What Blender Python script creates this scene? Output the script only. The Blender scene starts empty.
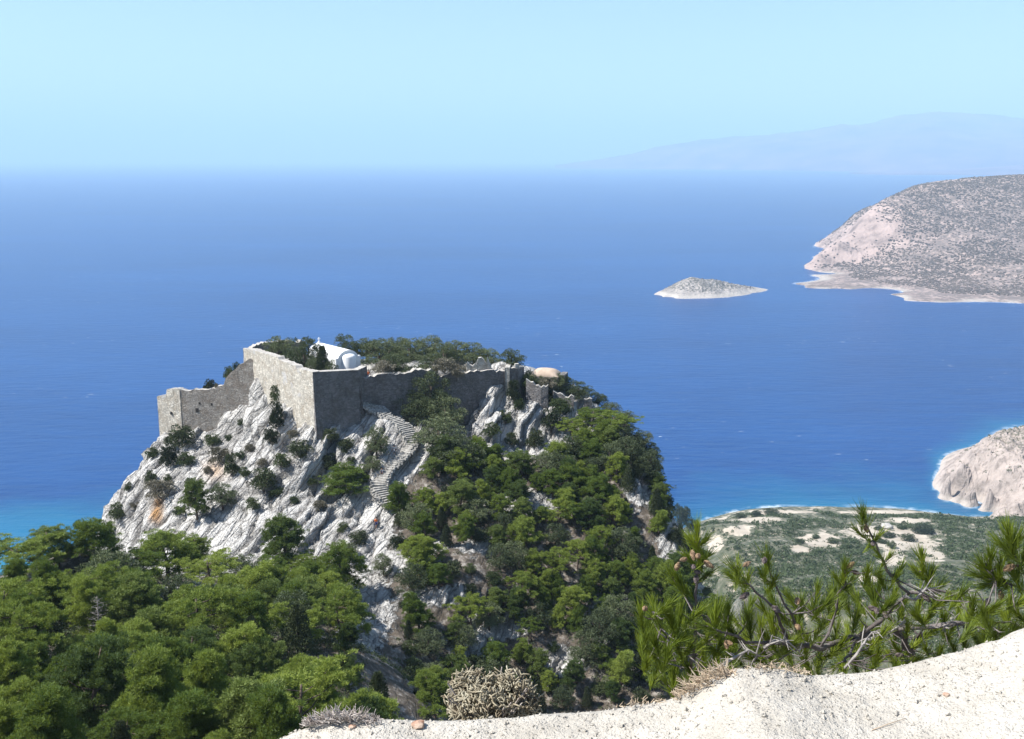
import bpy, bmesh, math, random
import numpy as np
from mathutils import Vector, Matrix, Euler
R = math.radians
SC = bpy.context.scene
COL = SC.collection

# ------------------------------------------------------------ camera, world, sun, exposure
F = 1027.0
CAMZ = 260.0
PITCH = math.atan(212.5 / F)
cam_d = bpy.data.cameras.new('camera')
cam_d.sensor_width = 36.0
cam_d.lens = 36.0 * F / 1024.0
cam_d.clip_start = 0.05
cam_d.clip_end = 200000.0
cam = bpy.data.objects.new('camera', cam_d)
cam.location = (0, 0, CAMZ)
cam.rotation_euler = (math.pi / 2 - PITCH, 0, 0)
COL.objects.link(cam)
SC.camera = cam

SUN_EL, SUN_AZ = 51.0, 263.0            # azimuth clockwise from +Y
w = bpy.data.worlds.new('World')
SC.world = w
w.use_nodes = True
wn, wl = w.node_tree.nodes, w.node_tree.links
sky = wn.new('ShaderNodeTexSky')
sky.sky_type = 'NISHITA'
sky.sun_disc = False
sky.sun_elevation = R(SUN_EL)
sky.sun_rotation = R(SUN_AZ)
sky.altitude = 200
sky.air_density = 1.0
sky.dust_density = 0.6
sky.ozone_density = 3.0
wl.new(sky.outputs[0], wn['Background'].inputs[0])
wn['Background'].inputs[1].default_value = 0.09

sd = bpy.data.lights.new('sun', 'SUN')
sd.energy = 5.0
sd.angle = R(0.53)
sd.color = (1.0, 0.97, 0.93)
sun = bpy.data.objects.new('sun', sd)
to_sun = Vector((math.sin(R(SUN_AZ)) * math.cos(R(SUN_EL)), math.cos(R(SUN_AZ)) * math.cos(R(SUN_EL)), math.sin(R(SUN_EL))))
sun.rotation_euler = to_sun.to_track_quat('Z', 'Y').to_euler()
sun.location = (0, 0, 400)
COL.objects.link(sun)

SC.view_settings.view_transform = 'Standard'
SC.view_settings.look = 'None'
SC.view_settings.exposure = 1.0
SC.view_settings.gamma = 1.0
SC.render.engine = 'CYCLES'
cy = SC.cycles
cy.use_denoising = True
cy.max_bounces = 6
cy.diffuse_bounces = 2
cy.glossy_bounces = 2
cy.transmission_bounces = 3
cy.transparent_max_bounces = 8
cy.volume_bounces = 1
cy.caustics_reflective = False
cy.caustics_refractive = False

# ------------------------------------------------------------ projection helpers
CP, SP = math.cos(PITCH), math.sin(PITCH)

def W(px, py, Y):
    """world point at forward distance Y seen in direction (px, py)"""
    u = (px - 512.0) / F
    v = (369.5 - py) / F
    t = Y / (CP + v * SP)
    return (u * t, Y, CAMZ + t * (-SP + v * CP))

def G(px, py, z):
    """world point at height z seen in direction (px, py)"""
    u = (px - 512.0) / F
    v = (369.5 - py) / F
    t = (z - CAMZ) / (-SP + v * CP)
    return (u * t, t * (CP + v * SP), z)

def project(p):
    x, y, z = p[0], p[1], p[2] - CAMZ
    d = y * CP - z * SP
    return 512 + F * x / d, 369.5 - F * (y * SP + z * CP) / d, d

# ------------------------------------------------------------ numpy noise
def _hash(ix, iy, iz, seed):
    h = (ix.astype(np.int64) * 374761393 + iy.astype(np.int64) * 668265263 + iz.astype(np.int64) * 2147483647 + seed * 974634777) & 0xFFFFFFFF
    h = ((h ^ (h >> 13)) * 1274126177) & 0xFFFFFFFF
    h = ((h ^ (h >> 16)) * 2246822519) & 0xFFFFFFFF
    return ((h ^ (h >> 15)) & 0xFFFFFF) / float(0x1000000)

def vnoise(x, y, z, seed=0):
    x0, y0, z0 = np.floor(x), np.floor(y), np.floor(z)
    fx, fy, fz = x - x0, y - y0, z - z0
    fx, fy, fz = [f * f * f * (f * (f * 6 - 15) + 10) for f in (fx, fy, fz)]
    r = 0
    for dx in (0, 1):
        wx = fx if dx else 1 - fx
        for dy in (0, 1):
            wy = fy if dy else 1 - fy
            for dz in (0, 1):
                wz = fz if dz else 1 - fz
                r = r + wx * wy * wz * _hash(x0 + dx, y0 + dy, z0 + dz, seed)
    return r * 2 - 1

def fbm(x, y, z, octv=4, seed=0, gain=0.5):
    a, s, t = 1.0, 0.0, 0.0
    for i in range(octv):
        s = s + a * vnoise(x * 2 ** i + 17.3 * i, y * 2 ** i - 9.1 * i, z * 2 ** i + 4.7 * i, seed + i)
        t += a
        a *= gain
    return s / t

def ridged(x, y, z, octv=4, seed=0, gain=0.5):
    a, s, t = 1.0, 0.0, 0.0
    for i in range(octv):
        s = s + a * (1 - 2 * np.abs(vnoise(x * 2 ** i + 17.3 * i, y * 2 ** i - 9.1 * i, z * 2 ** i + 4.7 * i, seed + i)))
        t += a
        a *= gain
    return s / t - 0.45

def worley(x, y, z, seed=0):
    """distance to the nearest and second cell point, random value of the nearest cell"""
    x0, y0, z0 = np.floor(x), np.floor(y), np.floor(z)
    f1 = np.full(x.shape, 9.0)
    f2 = np.full(x.shape, 9.0)
    idv = np.zeros(x.shape)
    for dx in (-1, 0, 1):
        for dy in (-1, 0, 1):
            for dz in (-1, 0, 1):
                cx, cy_, cz = x0 + dx, y0 + dy, z0 + dz
                qx = cx + _hash(cx, cy_, cz, seed)
                qy = cy_ + _hash(cx, cy_, cz, seed + 1)
                qz = cz + _hash(cx, cy_, cz, seed + 2)
                d = np.sqrt((x - qx) ** 2 + (y - qy) ** 2 + (z - qz) ** 2)
                v = _hash(cx, cy_, cz, seed + 3)
                near = d < f1
                f2 = np.where(near, f1, np.minimum(f2, d))
                idv = np.where(near, v, idv)
                f1 = np.where(near, d, f1)
    return f1, f2, idv

class RBF:
    def __init__(self, pts, c=3.0, lam=0.0):
        p = np.array(pts, float)
        self.p, self.c = p[:, :2], c
        n = len(p)
        A = np.zeros((n + 3, n + 3))
        d = np.sqrt(((self.p[:, None] - self.p[None]) ** 2).sum(-1) + c * c)
        A[:n, :n] = -d + np.eye(n) * (-lam)
        A[:n, n] = 1
        A[:n, n + 1:] = self.p
        A[n, :n] = 1
        A[n + 1:, :n] = self.p.T
        b = np.zeros(n + 3)
        b[:n] = p[:, 2]
        self.w = np.linalg.solve(A, b)

    def __call__(self, x, y):
        sh = np.shape(x)
        x, y = np.ravel(x), np.ravel(y)
        out = np.zeros(len(x))
        for i in range(0, len(x), 40000):
            xs, ys = x[i:i + 40000], y[i:i + 40000]
            d = np.sqrt((xs[:, None] - self.p[None, :, 0]) ** 2 + (ys[:, None] - self.p[None, :, 1]) ** 2 + self.c ** 2)
            out[i:i + 40000] = -d @ self.w[:-3] + self.w[-3] + self.w[-2] * xs + self.w[-1] * ys
        return out.reshape(sh)

def smooth(a, b, x):
    t = np.clip((x - a) / (b - a), 0, 1)
    return t * t * (3 - 2 * t)

# ------------------------------------------------------------ mesh helpers
def link(o, parent=None):
    COL.objects.link(o)
    if parent is not None:
        o.parent = parent
    return o

def tag(o, label=None, cat=None, group=None, kind=None):
    if label: o['label'] = label
    if cat: o['category'] = cat
    if group: o['group'] = group
    if kind: o['kind'] = kind
    return o

def np_mesh(name, V, faces, mat=None, smooth_=False, cols=None):
    """V (n,3); faces (m,3) or (m,4) int array"""
    me = bpy.data.meshes.new(name)
    V = np.asarray(V, np.float32)
    Fc = np.asarray(faces, np.int32)
    k = Fc.shape[1]
    me.vertices.add(len(V))
    me.vertices.foreach_set('co', V.ravel())
    me.loops.add(Fc.size)
    me.loops.foreach_set('vertex_index', Fc.ravel())
    me.polygons.add(len(Fc))
    me.polygons.foreach_set('loop_start', np.arange(0, Fc.size, k, dtype=np.int32))
    me.polygons.foreach_set('loop_total', np.full(len(Fc), k, dtype=np.int32))
    me.update(calc_edges=True)
    me.polygons.foreach_set('use_smooth', np.full(len(Fc), smooth_, dtype=bool))
    if cols is not None:
        for nm, c in cols.items():
            at = me.color_attributes.new(nm, 'FLOAT_COLOR', 'POINT')
            c4 = np.ones((len(V), 4), np.float32)
            c4[:, :c.shape[1]] = c
            at.data.foreach_set('color', c4.ravel())
    if mat: me.materials.append(mat)
    return me

def grid_mesh(name, X, Y, Z, mat, cols=None, smooth_=True):
    n, m = X.shape
    V = np.stack([X, Y, Z], -1).reshape(-1, 3)
    i = np.arange(n * m).reshape(n, m)
    q = np.stack([i[:-1, :-1], i[:-1, 1:], i[1:, 1:], i[1:, :-1]], -1).reshape(-1, 4)
    if cols is not None:
        cols = {k: np.stack([np.broadcast_to(a, X.shape) for a in v], -1).reshape(-1, len(v)) for k, v in cols.items()}
    return np_mesh(name, V, q, mat, smooth_, cols)

def obj(name, me, parent=None, loc=None):
    o = bpy.data.objects.new(name, me)
    if loc is not None: o.location = loc
    return link(o, parent)

def empty(name, loc, rz=0.0):
    o = bpy.data.objects.new(name, None)
    o.location = loc
    o.rotation_euler = (0, 0, rz)
    o.empty_display_size = 0.3
    return link(o)

# ------------------------------------------------------------ material helpers
class NT:
    def __init__(self, name):
        self.m = bpy.data.materials.new(name)
        self.m.use_nodes = True
        self.n, self.l = self.m.node_tree.nodes, self.m.node_tree.links
        self.b = self.n['Principled BSDF']
        self.b.inputs['Specular IOR Level'].default_value = 0.25
        self.b.inputs['Roughness'].default_value = 0.9
    def N(self, t, **kw):
        x = self.n.new(t)
        for k, v in kw.items():
            if k.startswith('i_'):
                x.inputs[int(k[2:]) if k[2:].isdigit() else k[2:]].default_value = v
            else:
                setattr(x, k, v)
        return x
    def L(self, a, b): self.l.new(a, b)
    def coords(self, scale=(1, 1, 1), rot=(0, 0, 0), kind='Object'):
        if kind == 'World':
            g = self.N('ShaderNodeNewGeometry').outputs['Position']
        else:
            g = self.N('ShaderNodeTexCoord').outputs[kind]
        mp = self.N('ShaderNodeMapping')
        mp.inputs['Scale'].default_value = scale
        mp.inputs['Rotation'].default_value = rot
        self.L(g, mp.inputs[0])
        return mp.outputs[0]
    def ribs(self, a, b, c):
        g = self.N('ShaderNodeNewGeometry').outputs['Position']
        cb = self.N('ShaderNodeCombineXYZ')
        for i, d in enumerate(((0.78 * a, 0, -0.62 * a), (0, b, -0.75 * b), (0.62 * c, 0, 0.78 * c))):
            v = self.N('ShaderNodeVectorMath', operation='DOT_PRODUCT')
            self.L(g, v.inputs[0]); v.inputs[1].default_value = d
            self.L(v.outputs['Value'], cb.inputs[i])
        return cb.outputs[0]
    def noise(self, vec, scale, detail=4, rough=0.55, dist=0.0):
        x = self.N('ShaderNodeTexNoise')
        x.inputs['Scale'].default_value = scale
        x.inputs['Detail'].default_value = detail
        x.inputs['Roughness'].default_value = rough
        x.inputs['Distortion'].default_value = dist
        self.L(vec, x.inputs['Vector'])
        return x.outputs['Fac']
    def voro(self, vec, scale, feature='F1'):
        x = self.N('ShaderNodeTexVoronoi', feature=feature)
        x.inputs['Scale'].default_value = scale
        self.L(vec, x.inputs['Vector'])
        return x
    def ramp(self, fac, stops, interp='LINEAR'):
        x = self.N('ShaderNodeValToRGB')
        x.color_ramp.interpolation = interp
        e = x.color_ramp.elements
        while len(e) < len(stops): e.new(0.5)
        for el, (p, c) in zip(e, stops):
            el.position = p
            el.color = (*c, 1) if len(c) == 3 else c
        self.L(fac, x.inputs[0])
        return x.outputs[0]
    def rng(self, fac, a, b, c=0.0, d=1.0):
        x = self.N('ShaderNodeMapRange')
        for i, v in zip((1, 2, 3, 4), (a, b, c, d)): x.inputs[i].default_value = v
        self.L(fac, x.inputs[0])
        return x.outputs[0]
    def mix(self, fac, a, b, mode='MIX'):
        x = self.N('ShaderNodeMix', data_type='RGBA', blend_type=mode)
        for sock, v in ((x.inputs[0], fac), (x.inputs[6], a), (x.inputs[7], b)):
            if isinstance(v, (int, float)): sock.default_value = v
            elif isinstance(v, tuple): sock.default_value = (*v, 1)
            else: self.L(v, sock)
        return x.outputs[2]
    def math(self, op, a, b=0.0, clamp=False):
        x = self.N('ShaderNodeMath', operation=op, use_clamp=clamp)
        for sock, v in ((x.inputs[0], a), (x.inputs[1], b)):
            if isinstance(v, (int, float)): sock.default_value = v
            else: self.L(v, sock)
        return x.outputs[0]
    def attr(self, name):
        a = self.N('ShaderNodeAttribute', attribute_name=name)
        s = self.N('ShaderNodeSeparateColor')
        self.L(a.outputs['Color'], s.inputs[0])
        return s.outputs
    def bump(self, h, strength, dist, prev=None):
        x = self.N('ShaderNodeBump')
        x.inputs['Strength'].default_value = strength
        x.inputs['Distance'].default_value = dist
        self.L(h, x.inputs['Height'])
        if prev is not None: self.L(prev, x.inputs['Normal'])
        self.L(x.outputs[0], self.b.inputs['Normal'])
        return x.outputs[0]
    def color(self, c): 
        if isinstance(c, tuple): self.b.inputs['Base Color'].default_value = (*c, 1)
        else: self.L(c, self.b.inputs['Base Color'])

# ============================================================ SEA
def mat_sea():
    t = NT('sea_water')
    c = t.coords(kind='World')
    big = t.math('ADD', t.math('MULTIPLY', t.noise(t.coords((0.0009, 0.003, 1), kind='World'), 1.0, 4, 0.6), 0.55), t.math('MULTIPLY', t.noise(t.coords((0.012, 0.06, 1), kind='World'), 1.0, 5, 0.65), 0.45))
    col = t.ramp(big, [(0.34, (0.001, 0.030, 0.125)), (0.66, (0.004, 0.056, 0.200))])
    sh = t.attr('shoal')
    sn = t.math('ADD', sh[0], t.math('MULTIPLY', t.math('SUBTRACT', t.noise(c, 0.02, 4), 0.5), 0.25))
    col = t.mix(t.rng(sn, 0.15, 0.95), col, (0.01, 0.22, 0.30))
    # small whitecaps
    wc = t.noise(t.coords((0.06, 0.22, 1), kind='World'), 1.0, 2, 0.4)
    wc2 = t.noise(t.coords((0.004, 0.006, 1), kind='World'), 1.0, 3, 0.6)
    cap = t.math('MULTIPLY', t.rng(wc, 0.72, 0.75, 0.0, 0.7), t.rng(wc2, 0.50, 0.62))
    surf = t.math('MULTIPLY', t.rng(sh[1], 0.35, 1.0), t.rng(t.noise(c, 0.09, 5, 0.7), 0.42, 0.60), clamp=True)
    cap = t.math('MAXIMUM', cap, surf)
    col = t.mix(cap, col, (0.75, 0.8, 0.82))
    t.color(col)
    t.b.inputs['Roughness'].default_value = 0.32
    t.b.inputs['IOR'].default_value = 1.33
    t.b.inputs['Specular IOR Level'].default_value = 0.35
    n1 = t.bump(t.noise(t.coords((0.035, 0.11, 1), kind='World'), 1.0, 5, 0.6), 0.9, 1.6)
    t.bump(t.noise(t.coords((0.4, 0.9, 1), kind='World'), 1.0, 4, 0.6), 0.7, 0.35, n1)
    return t.m

# control points of the land, gathered first so the shoals can follow them
# ---- headland far right
HEAD = [W(*p) for p in [
    (816, 251, 2470), (828, 246, 2490), (840, 242, 2510), (847, 245, 2490), (830, 256, 2450), (820, 262, 2440), (849, 247, 2500),
    (857, 230, 2560), (868, 216, 2620), (880, 204, 2680), (895, 195, 2740), (930, 184, 2850), (980, 178, 2950), (1024, 175, 3000), (1100, 172, 3050), (1200, 166, 3100), (1350, 160, 3150),
    (855, 255, 2440), (870, 240, 2500), (870, 262, 2370), (850, 272, 2325), (843, 268, 2360), (860, 277, 2212), (880, 280, 2160), (900, 285, 2080), (940, 282, 2095), (900, 240, 2450), (950, 210, 2650), (950, 250, 2330), (900, 262, 2290),
    (1000, 230, 2500), (1000, 268, 2180), (1024, 288, 1995), (1100, 230, 2500), (1100, 270, 2150), (1200, 220, 2550), (1200, 270, 2150), (825, 285, 2093), (845, 284, 2105), (812, 284.5, 2110)]]
HEAD += [G(x, y, 0.5) for x, y in [(808, 269), (813, 275), (822, 272), (836, 273), (797, 284), (805, 287), (830, 288.5), (850, 289), (880, 288), (892, 294), (905, 300), (940, 302), (1024, 303), (1100, 306), (1250, 312)]]
HEAD += [G(x, y, -12) for x, y in [(785, 262), (796, 272), (785, 283), (800, 293), (840, 296), (875, 297), (890, 306), (930, 312), (1024, 314), (1120, 320), (1270, 328), (800, 300), (760, 290)]]
HEAD += [(700, 2480, -12), (690, 2550, -14), (722, 2600, -14), (770, 2700, -14), (815, 2800, -14), (850, 2900, -14), (890, 3000, -15), (735, 2545, -6), (785, 2645, -6), (700, 2900, -25), (780, 3200, -25), (900, 3400, -20), (960, 3500, -20), (1060, 3600, -20), (900, 3150, -15), (1000, 3300, -12), (1150, 3650, -20), (1500, 3700, 60), (2400, 3700, 60), (900, 3700, -20), (1200, 3150, 170), (1000, 3050, 90)]
# ---- islet
ISL = [W(*p) for p in [(676, 283, 1985), (690, 277.5, 1990), (700, 278.5, 1990), (715, 280.5, 1995), (730, 284, 2000), (745, 286.5, 2015), (756, 288, 2028), (665, 289.5, 1975), (690, 289, 1948), (715, 290, 1950), (735, 291, 1968), (672, 292, 1955), (680, 284.5, 1968), (705, 284, 1968), (722, 287, 1975)]]
ISL += [G(x, y, 0.3) for x, y in [(655, 294.5), (664, 296.8), (675, 298), (690, 298.5), (712, 298), (735, 296), (752, 292.8), (767, 289.3)]]
ISL += [(300, 2010, 0), (340, 2060, 0), (390, 2075, 0), (440, 2080, 0), (490, 2075, 0), (270, 1960, -14), (300, 1920, -14), (340, 1885, -14), (390, 1880, -14), (440, 1890, -14), (490, 1940, -14), (540, 2010, -14), (545, 2060, -14), (480, 2120, -14), (390, 2120, -14), (310, 2080, -14), (265, 2010, -14)]
ISL += [(150, 1750, -16), (430, 1750, -16), (750, 1750, -16), (750, 2450, -16), (430, 2500, -16), (150, 2450, -16), (150, 2050, -16), (700, 2050, -16)]
# ---- rocky promontory at the right edge
PROM = [W(*p) for p in [(1024, 428, 800), (1005, 431, 800), (993, 436, 800), (985, 447, 785), (975, 458, 778), (962, 470, 770), (950, 482, 765), (1045, 426, 805), (1100, 424, 800), (1200, 420, 800),
                        (1010, 470, 742), (1024, 500, 708), (990, 490, 735), (975, 490, 745), (962, 490, 754), (1060, 470, 740), (1060, 500, 706), (1100, 500, 706), (1200, 500, 706), (1000, 450, 770), (1005, 505, 712), (950, 490, 762)]]
PROM += [G(x, y, 0.5) for x, y in [(935, 488), (940, 495), (950, 500), (960, 503), (975, 506), (990, 511), (1003, 516)]]
PROM += [G(x, y, -9) for x, y in [(922, 487), (930, 500), (950, 508), (970, 513), (985, 519), (925, 478)]]
PROM += [(330, 900, -20), (380, 980, -20), (450, 900, 5), (600, 950, 5), (800, 950, 5), (420, 1000, -10), (345, 850, -14), (520, 660, 5), (380, 690, -8), (700, 650, 20)]

def near_pts(px, py, Y): return W(px, py, Y)
# ---- crag, saddle, slopes and coast terrace
LAND = [W(*p) for p in [
    # castle ground (front of walls)
    (157, 431, 185.8), (168, 433, 184), (179, 434, 182.8), (200, 436, 182), (218, 430, 181.8), (232, 421, 181.6), (243, 408, 181.3), (253, 384, 181.0), (272, 389, 179), (292, 407, 172), (313, 424, 165), (338, 426, 166.6), (362, 424, 168.4),
    (370, 402, 171.4), (400, 411, 171.5), (440, 414, 173.5), (474, 416, 175), (478, 402, 174.2), (490, 392, 174.6), (505, 399, 175.4), (520, 402, 177),
    # left cliff
    (148, 440, 180), (130, 466, 177), (113, 500, 174), (103, 524, 171), (92, 550, 167), (115, 555, 163), (152, 452, 177), (150, 490, 167), (150, 540, 157), (200, 460, 172), (200, 500, 162), (200, 545, 153),
    (250, 425, 176), (250, 460, 167), (250, 500, 158), (250, 550, 148), (290, 430, 170), (300, 470, 160), (300, 520, 151), (300, 560, 145), (340, 450, 162), (340, 490, 156), (350, 540, 148),
    # stair zone
    (385, 420, 166), (405, 430, 165), (415, 450, 162.5), (395, 465, 160), (385, 482, 157.5), (395, 506, 154), (370, 520, 151), (440, 450, 163),
    # slope right of stairs
    (430, 480, 158), (430, 530, 148), (400, 560, 141), (370, 600, 132), (410, 610, 131), (450, 600, 133), (470, 560, 140),
    (495, 430, 168), (520, 440, 169), (500, 470, 160), (545, 450, 167), (525, 405, 175), (535, 395, 180), (560, 402, 177), (585, 425, 172), (600, 440, 169), (560, 480, 158), (600, 480, 160), (640, 480, 160), (655, 500, 157), (678, 530, 152), (690, 545, 149),
    (500, 520, 150), (500, 560, 143), (500, 600, 136), (500, 650, 130), (550, 700, 124), (550, 600, 138), (600, 550, 146), (600, 600, 138), (600, 650, 130), (600, 700, 124),
    (650, 560, 146), (650, 620, 137), (690, 600, 141), (690, 660, 132), (700, 720, 122), (697, 570, 150), (700, 605, 143), (702, 655, 134), (450, 650, 127), (420, 660, 122), (450, 700, 120), (500, 720, 120),
    # ridge silhouette on the right
    (608, 406, 178), (594, 396, 182), (576, 386, 186), (556, 380, 188), (368, 374.5, 174.6), (376, 374.5, 175), (625, 425, 175), (647, 450, 170), (660, 490, 166), (684, 530, 161),
    # saddle and slope to lower left
    (0, 578, 118), (50, 564, 120), (100, 550, 124), (130, 575, 130), (200, 580, 136), (260, 580, 137), (330, 578, 140), (330, 610, 126), (250, 610, 123), (150, 610, 118), (60, 610, 108),
    (0, 640, 95), (100, 650, 93), (200, 660, 92), (300, 660, 95), (360, 650, 103), (0, 700, 76), (100, 710, 74), (200, 715, 75), (300, 715, 78), (370, 720, 86), (-200, 700, 76), (-200, 600, 105), (-150, 575, 112),
    (0, 770, 60), (150, 780, 58), (300, 790, 58)]]
LAND += [  # world points: summit, far sides, near slope
    (-46, 190, 221.5), (-30, 173, 221.8), (-27, 180, 222.0), (-15, 176, 222.0), (0, 178, 221.5), (0, 186, 221.5), (-8, 195, 221.5), (-25, 195, 221.5), (-20, 205, 219), (5, 200, 218), (-42, 200, 219), (-54, 187.5, 215.5), (-60, 189, 214),
    (6, 182, 220), (22, 194, 204), (27, 193, 196), (12, 205, 208),
    (-66, 190, 208), (-74, 182, 192), (-84, 172, 178), (-95, 165, 160), (-110, 150, 150), (-90, 190, 150), (-70, 210, 180), (-50, 218, 190), (-20, 222, 195), (20, 218, 180), (40, 205, 175), (45, 190, 185),
    (-110, 230, 80), (-40, 260, 110), (40, 250, 100), (-150, 180, 90), (-200, 250, 5), (-60, 340, -10), (60, 330, 0), (-160, 330, -15), (-180, 150, 150), (-260, 150, 110), (-300, 220, 5), (-330, 60, 140), (-250, 60, 210), (-150, 60, 222), (-120, 100, 205), (-110, 125, 196),
    (27, 188, 185), (60, 190, 110), (90, 230, 50), (80, 260, 30), (70, 300, 5), (50, 158, 140), (48, 130, 140), (48, 112, 140), (90, 120, 130), (75, 160, 115), (100, 200, 80), (130, 160, 105),
    (-3, 5.5, 255.4), (3, 5.5, 255.6), (-12, 6, 255.4), (12, 6, 255.4), (-3, 10, 251.0), (4, 10, 250.5), (-10, 20, 243), (10, 20, 240), (-20, 40, 229), (0, 40, 226), (20, 40, 220), (40, 40, 215), (0, 60, 213), (20, 60, 205), (0, 80, 200), (20, 80, 193), (50, 80, 180), (10, 100, 188), (60, 100, 160),
    (-60, 20, 247), (-60, 40, 236), (60, 15, 243), (100, 40, 205), (150, 80, 160), (250, 60, 180), (200, 120, 140), (-120, 20, 250), (150, 10, 235), (300, 10, 220), (400, 150, 150)]
COAST = [W(*p) for p in [
    (703, 527, 650), (720, 522, 675), (740, 515, 705), (770, 511, 718), (800, 509, 727), (835, 510, 724), (870, 511, 718), (900, 513, 708), (930, 517, 693), (970, 520, 682), (1024, 521, 680), (1100, 522, 680), (1300, 515, 700),
    (720, 545, 590), (800, 540, 605), (850, 535, 620), (900, 540, 600), (960, 545, 590), (1024, 545, 590), (1100, 545, 600),
    (720, 575, 500), (800, 575, 500), (900, 575, 500), (1000, 575, 500), (1100, 575, 500),
    (740, 610, 410), (850, 610, 410), (950, 610, 410), (1100, 610, 410), (750, 650, 330), (850, 650, 330), (950, 650, 330), (1100, 650, 330), (850, 720, 245), (950, 720, 245), (750, 700, 262), (1100, 720, 245)]]
COAST += [G(x, y, -4) for x, y in [(690, 522), (705, 515), (730, 508), (770, 503), (800, 501), (850, 502), (900, 504), (935, 509), (960, 515)]]
COAST += [(150, 830, -12), (250, 830, -12), (100, 620, -8), (90, 500, -5), (95, 400, 5), (800, 700, 30), (800, 400, 100), (800, 150, 170), (300, 860, -12), (600, 740, 6)]

STAIR = [W(*p) for p in [(364, 402, 171.0), (374, 408, 170.3), (387, 416, 168.8), (400, 424, 166.9), (409, 434, 165), (412.5, 444, 163.3), (407, 452, 162), (396, 459, 160.8), (391, 467, 159.5), (384, 477, 158), (378, 487, 156.6), (384, 496, 155), (391, 506, 153.6)]]

STAIR_XY = list(STAIR)
LAND = [p for p in LAND if not (-28 < p[0] < -13 and 152 < p[1] < 168.5 and min(math.hypot(p[0] - q[0], p[1] - q[1]) for q in STAIR_XY) < 2.5)]
LAND += STAIR_XY
def thin(pts, r=1.6):
    out = []
    for p in pts:
        if all(math.hypot(p[0] - q[0], p[1] - q[1]) > r for q in out): out.append(p)
    return out
LAND = thin(STAIR_XY + LAND)
HF_RAW = RBF(LAND + COAST, c=2.5, lam=0.0)
EDGE = [(26.0, 100, 172), (26.5, 115, 178), W(702, 655, 134), W(700, 605, 143), W(697, 570, 150), W(684, 530, 161), W(660, 490, 166), W(647, 450, 170), W(631, 424, 175), W(614, 404, 178), W(604, 396, 183), W(584, 386, 188), (11, 196, 214), (10, 206, 203)]
def HF(x, y):
    """land height; the crag's right flank falls off as a cliff beyond its edge line"""
    z = HF_RAW(x, y)
    ey = [p[1] for p in EDGE]
    xe = np.interp(y, ey, [p[0] for p in EDGE]); ze = np.interp(y, ey, [p[2] for p in EDGE])
    over = x - xe - 0.5
    cap = np.maximum(ze - 3.2 * over, np.minimum(120.0, z))
    k = (y > 95) & (y < 210) & (over > 0)
    return np.where(k, np.minimum(z, cap), z)
H_HEAD = RBF(HEAD, c=6)
H_ISL = RBF(ISL, c=4)
H_PROM = RBF(PROM, c=1.5)

def axis(parts):
    out = []
    for a, b, s in parts:
        n = max(1, int(round((b - a) / s)))
        out.append(np.linspace(a, b, n, endpoint=False))
    out.append(np.array([parts[-1][1]]))
    return np.concatenate(out)

ROCKS = [(365, 610, 26, 40), (440, 598, 40, 10), (500, 625, 30, 14), (390, 560, 40, 14), (420, 545, 26, 8), (480, 545, 22, 8), (520, 500, 40, 14), (640, 480, 16, 26), (675, 530, 16, 30), (600, 620, 14, 20), (560, 660, 24, 14), (640, 660, 14, 22), (330, 545, 60, 40), (720, 590, 22, 90), (690, 540, 26, 40), (230, 588, 80, 5), (470, 650, 24, 16), (600, 455, 14, 8)]

def rockness(x, y, z):
    """1 = bare limestone, 0 = earth and litter; follows the ground of the hill"""
    px, py, d = project((x, y, z))
    r = smooth(0, 14, 478 - (px - 420) * 0.12 - py) * 1.0
    r = np.maximum(r, smooth(425, 395, px + (py - 480) * 0.35) * smooth(138, 143, y))
    for a, b, ra, rb in ROCKS:
        r = np.maximum(r, 1.0 * np.exp(-(((px - a) / (1.35 * ra)) ** 2 + ((py - b) / (1.35 * rb)) ** 2)))
    r = r * smooth(100, 112, y)
    return np.clip(r, 0, 1)

def path_dist(x, y):
    d = np.full(np.shape(x), 99.0)
    for a, b in zip(STAIR[:-1], STAIR[1:]):
        vx, vy = b[0] - a[0], b[1] - a[1]
        t = np.clip(((x - a[0]) * vx + (y - a[1]) * vy) / (vx * vx + vy * vy), 0, 1)
        d = np.minimum(d, np.hypot(x - a[0] - t * vx, y - a[1] - t * vy))
    return d

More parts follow.
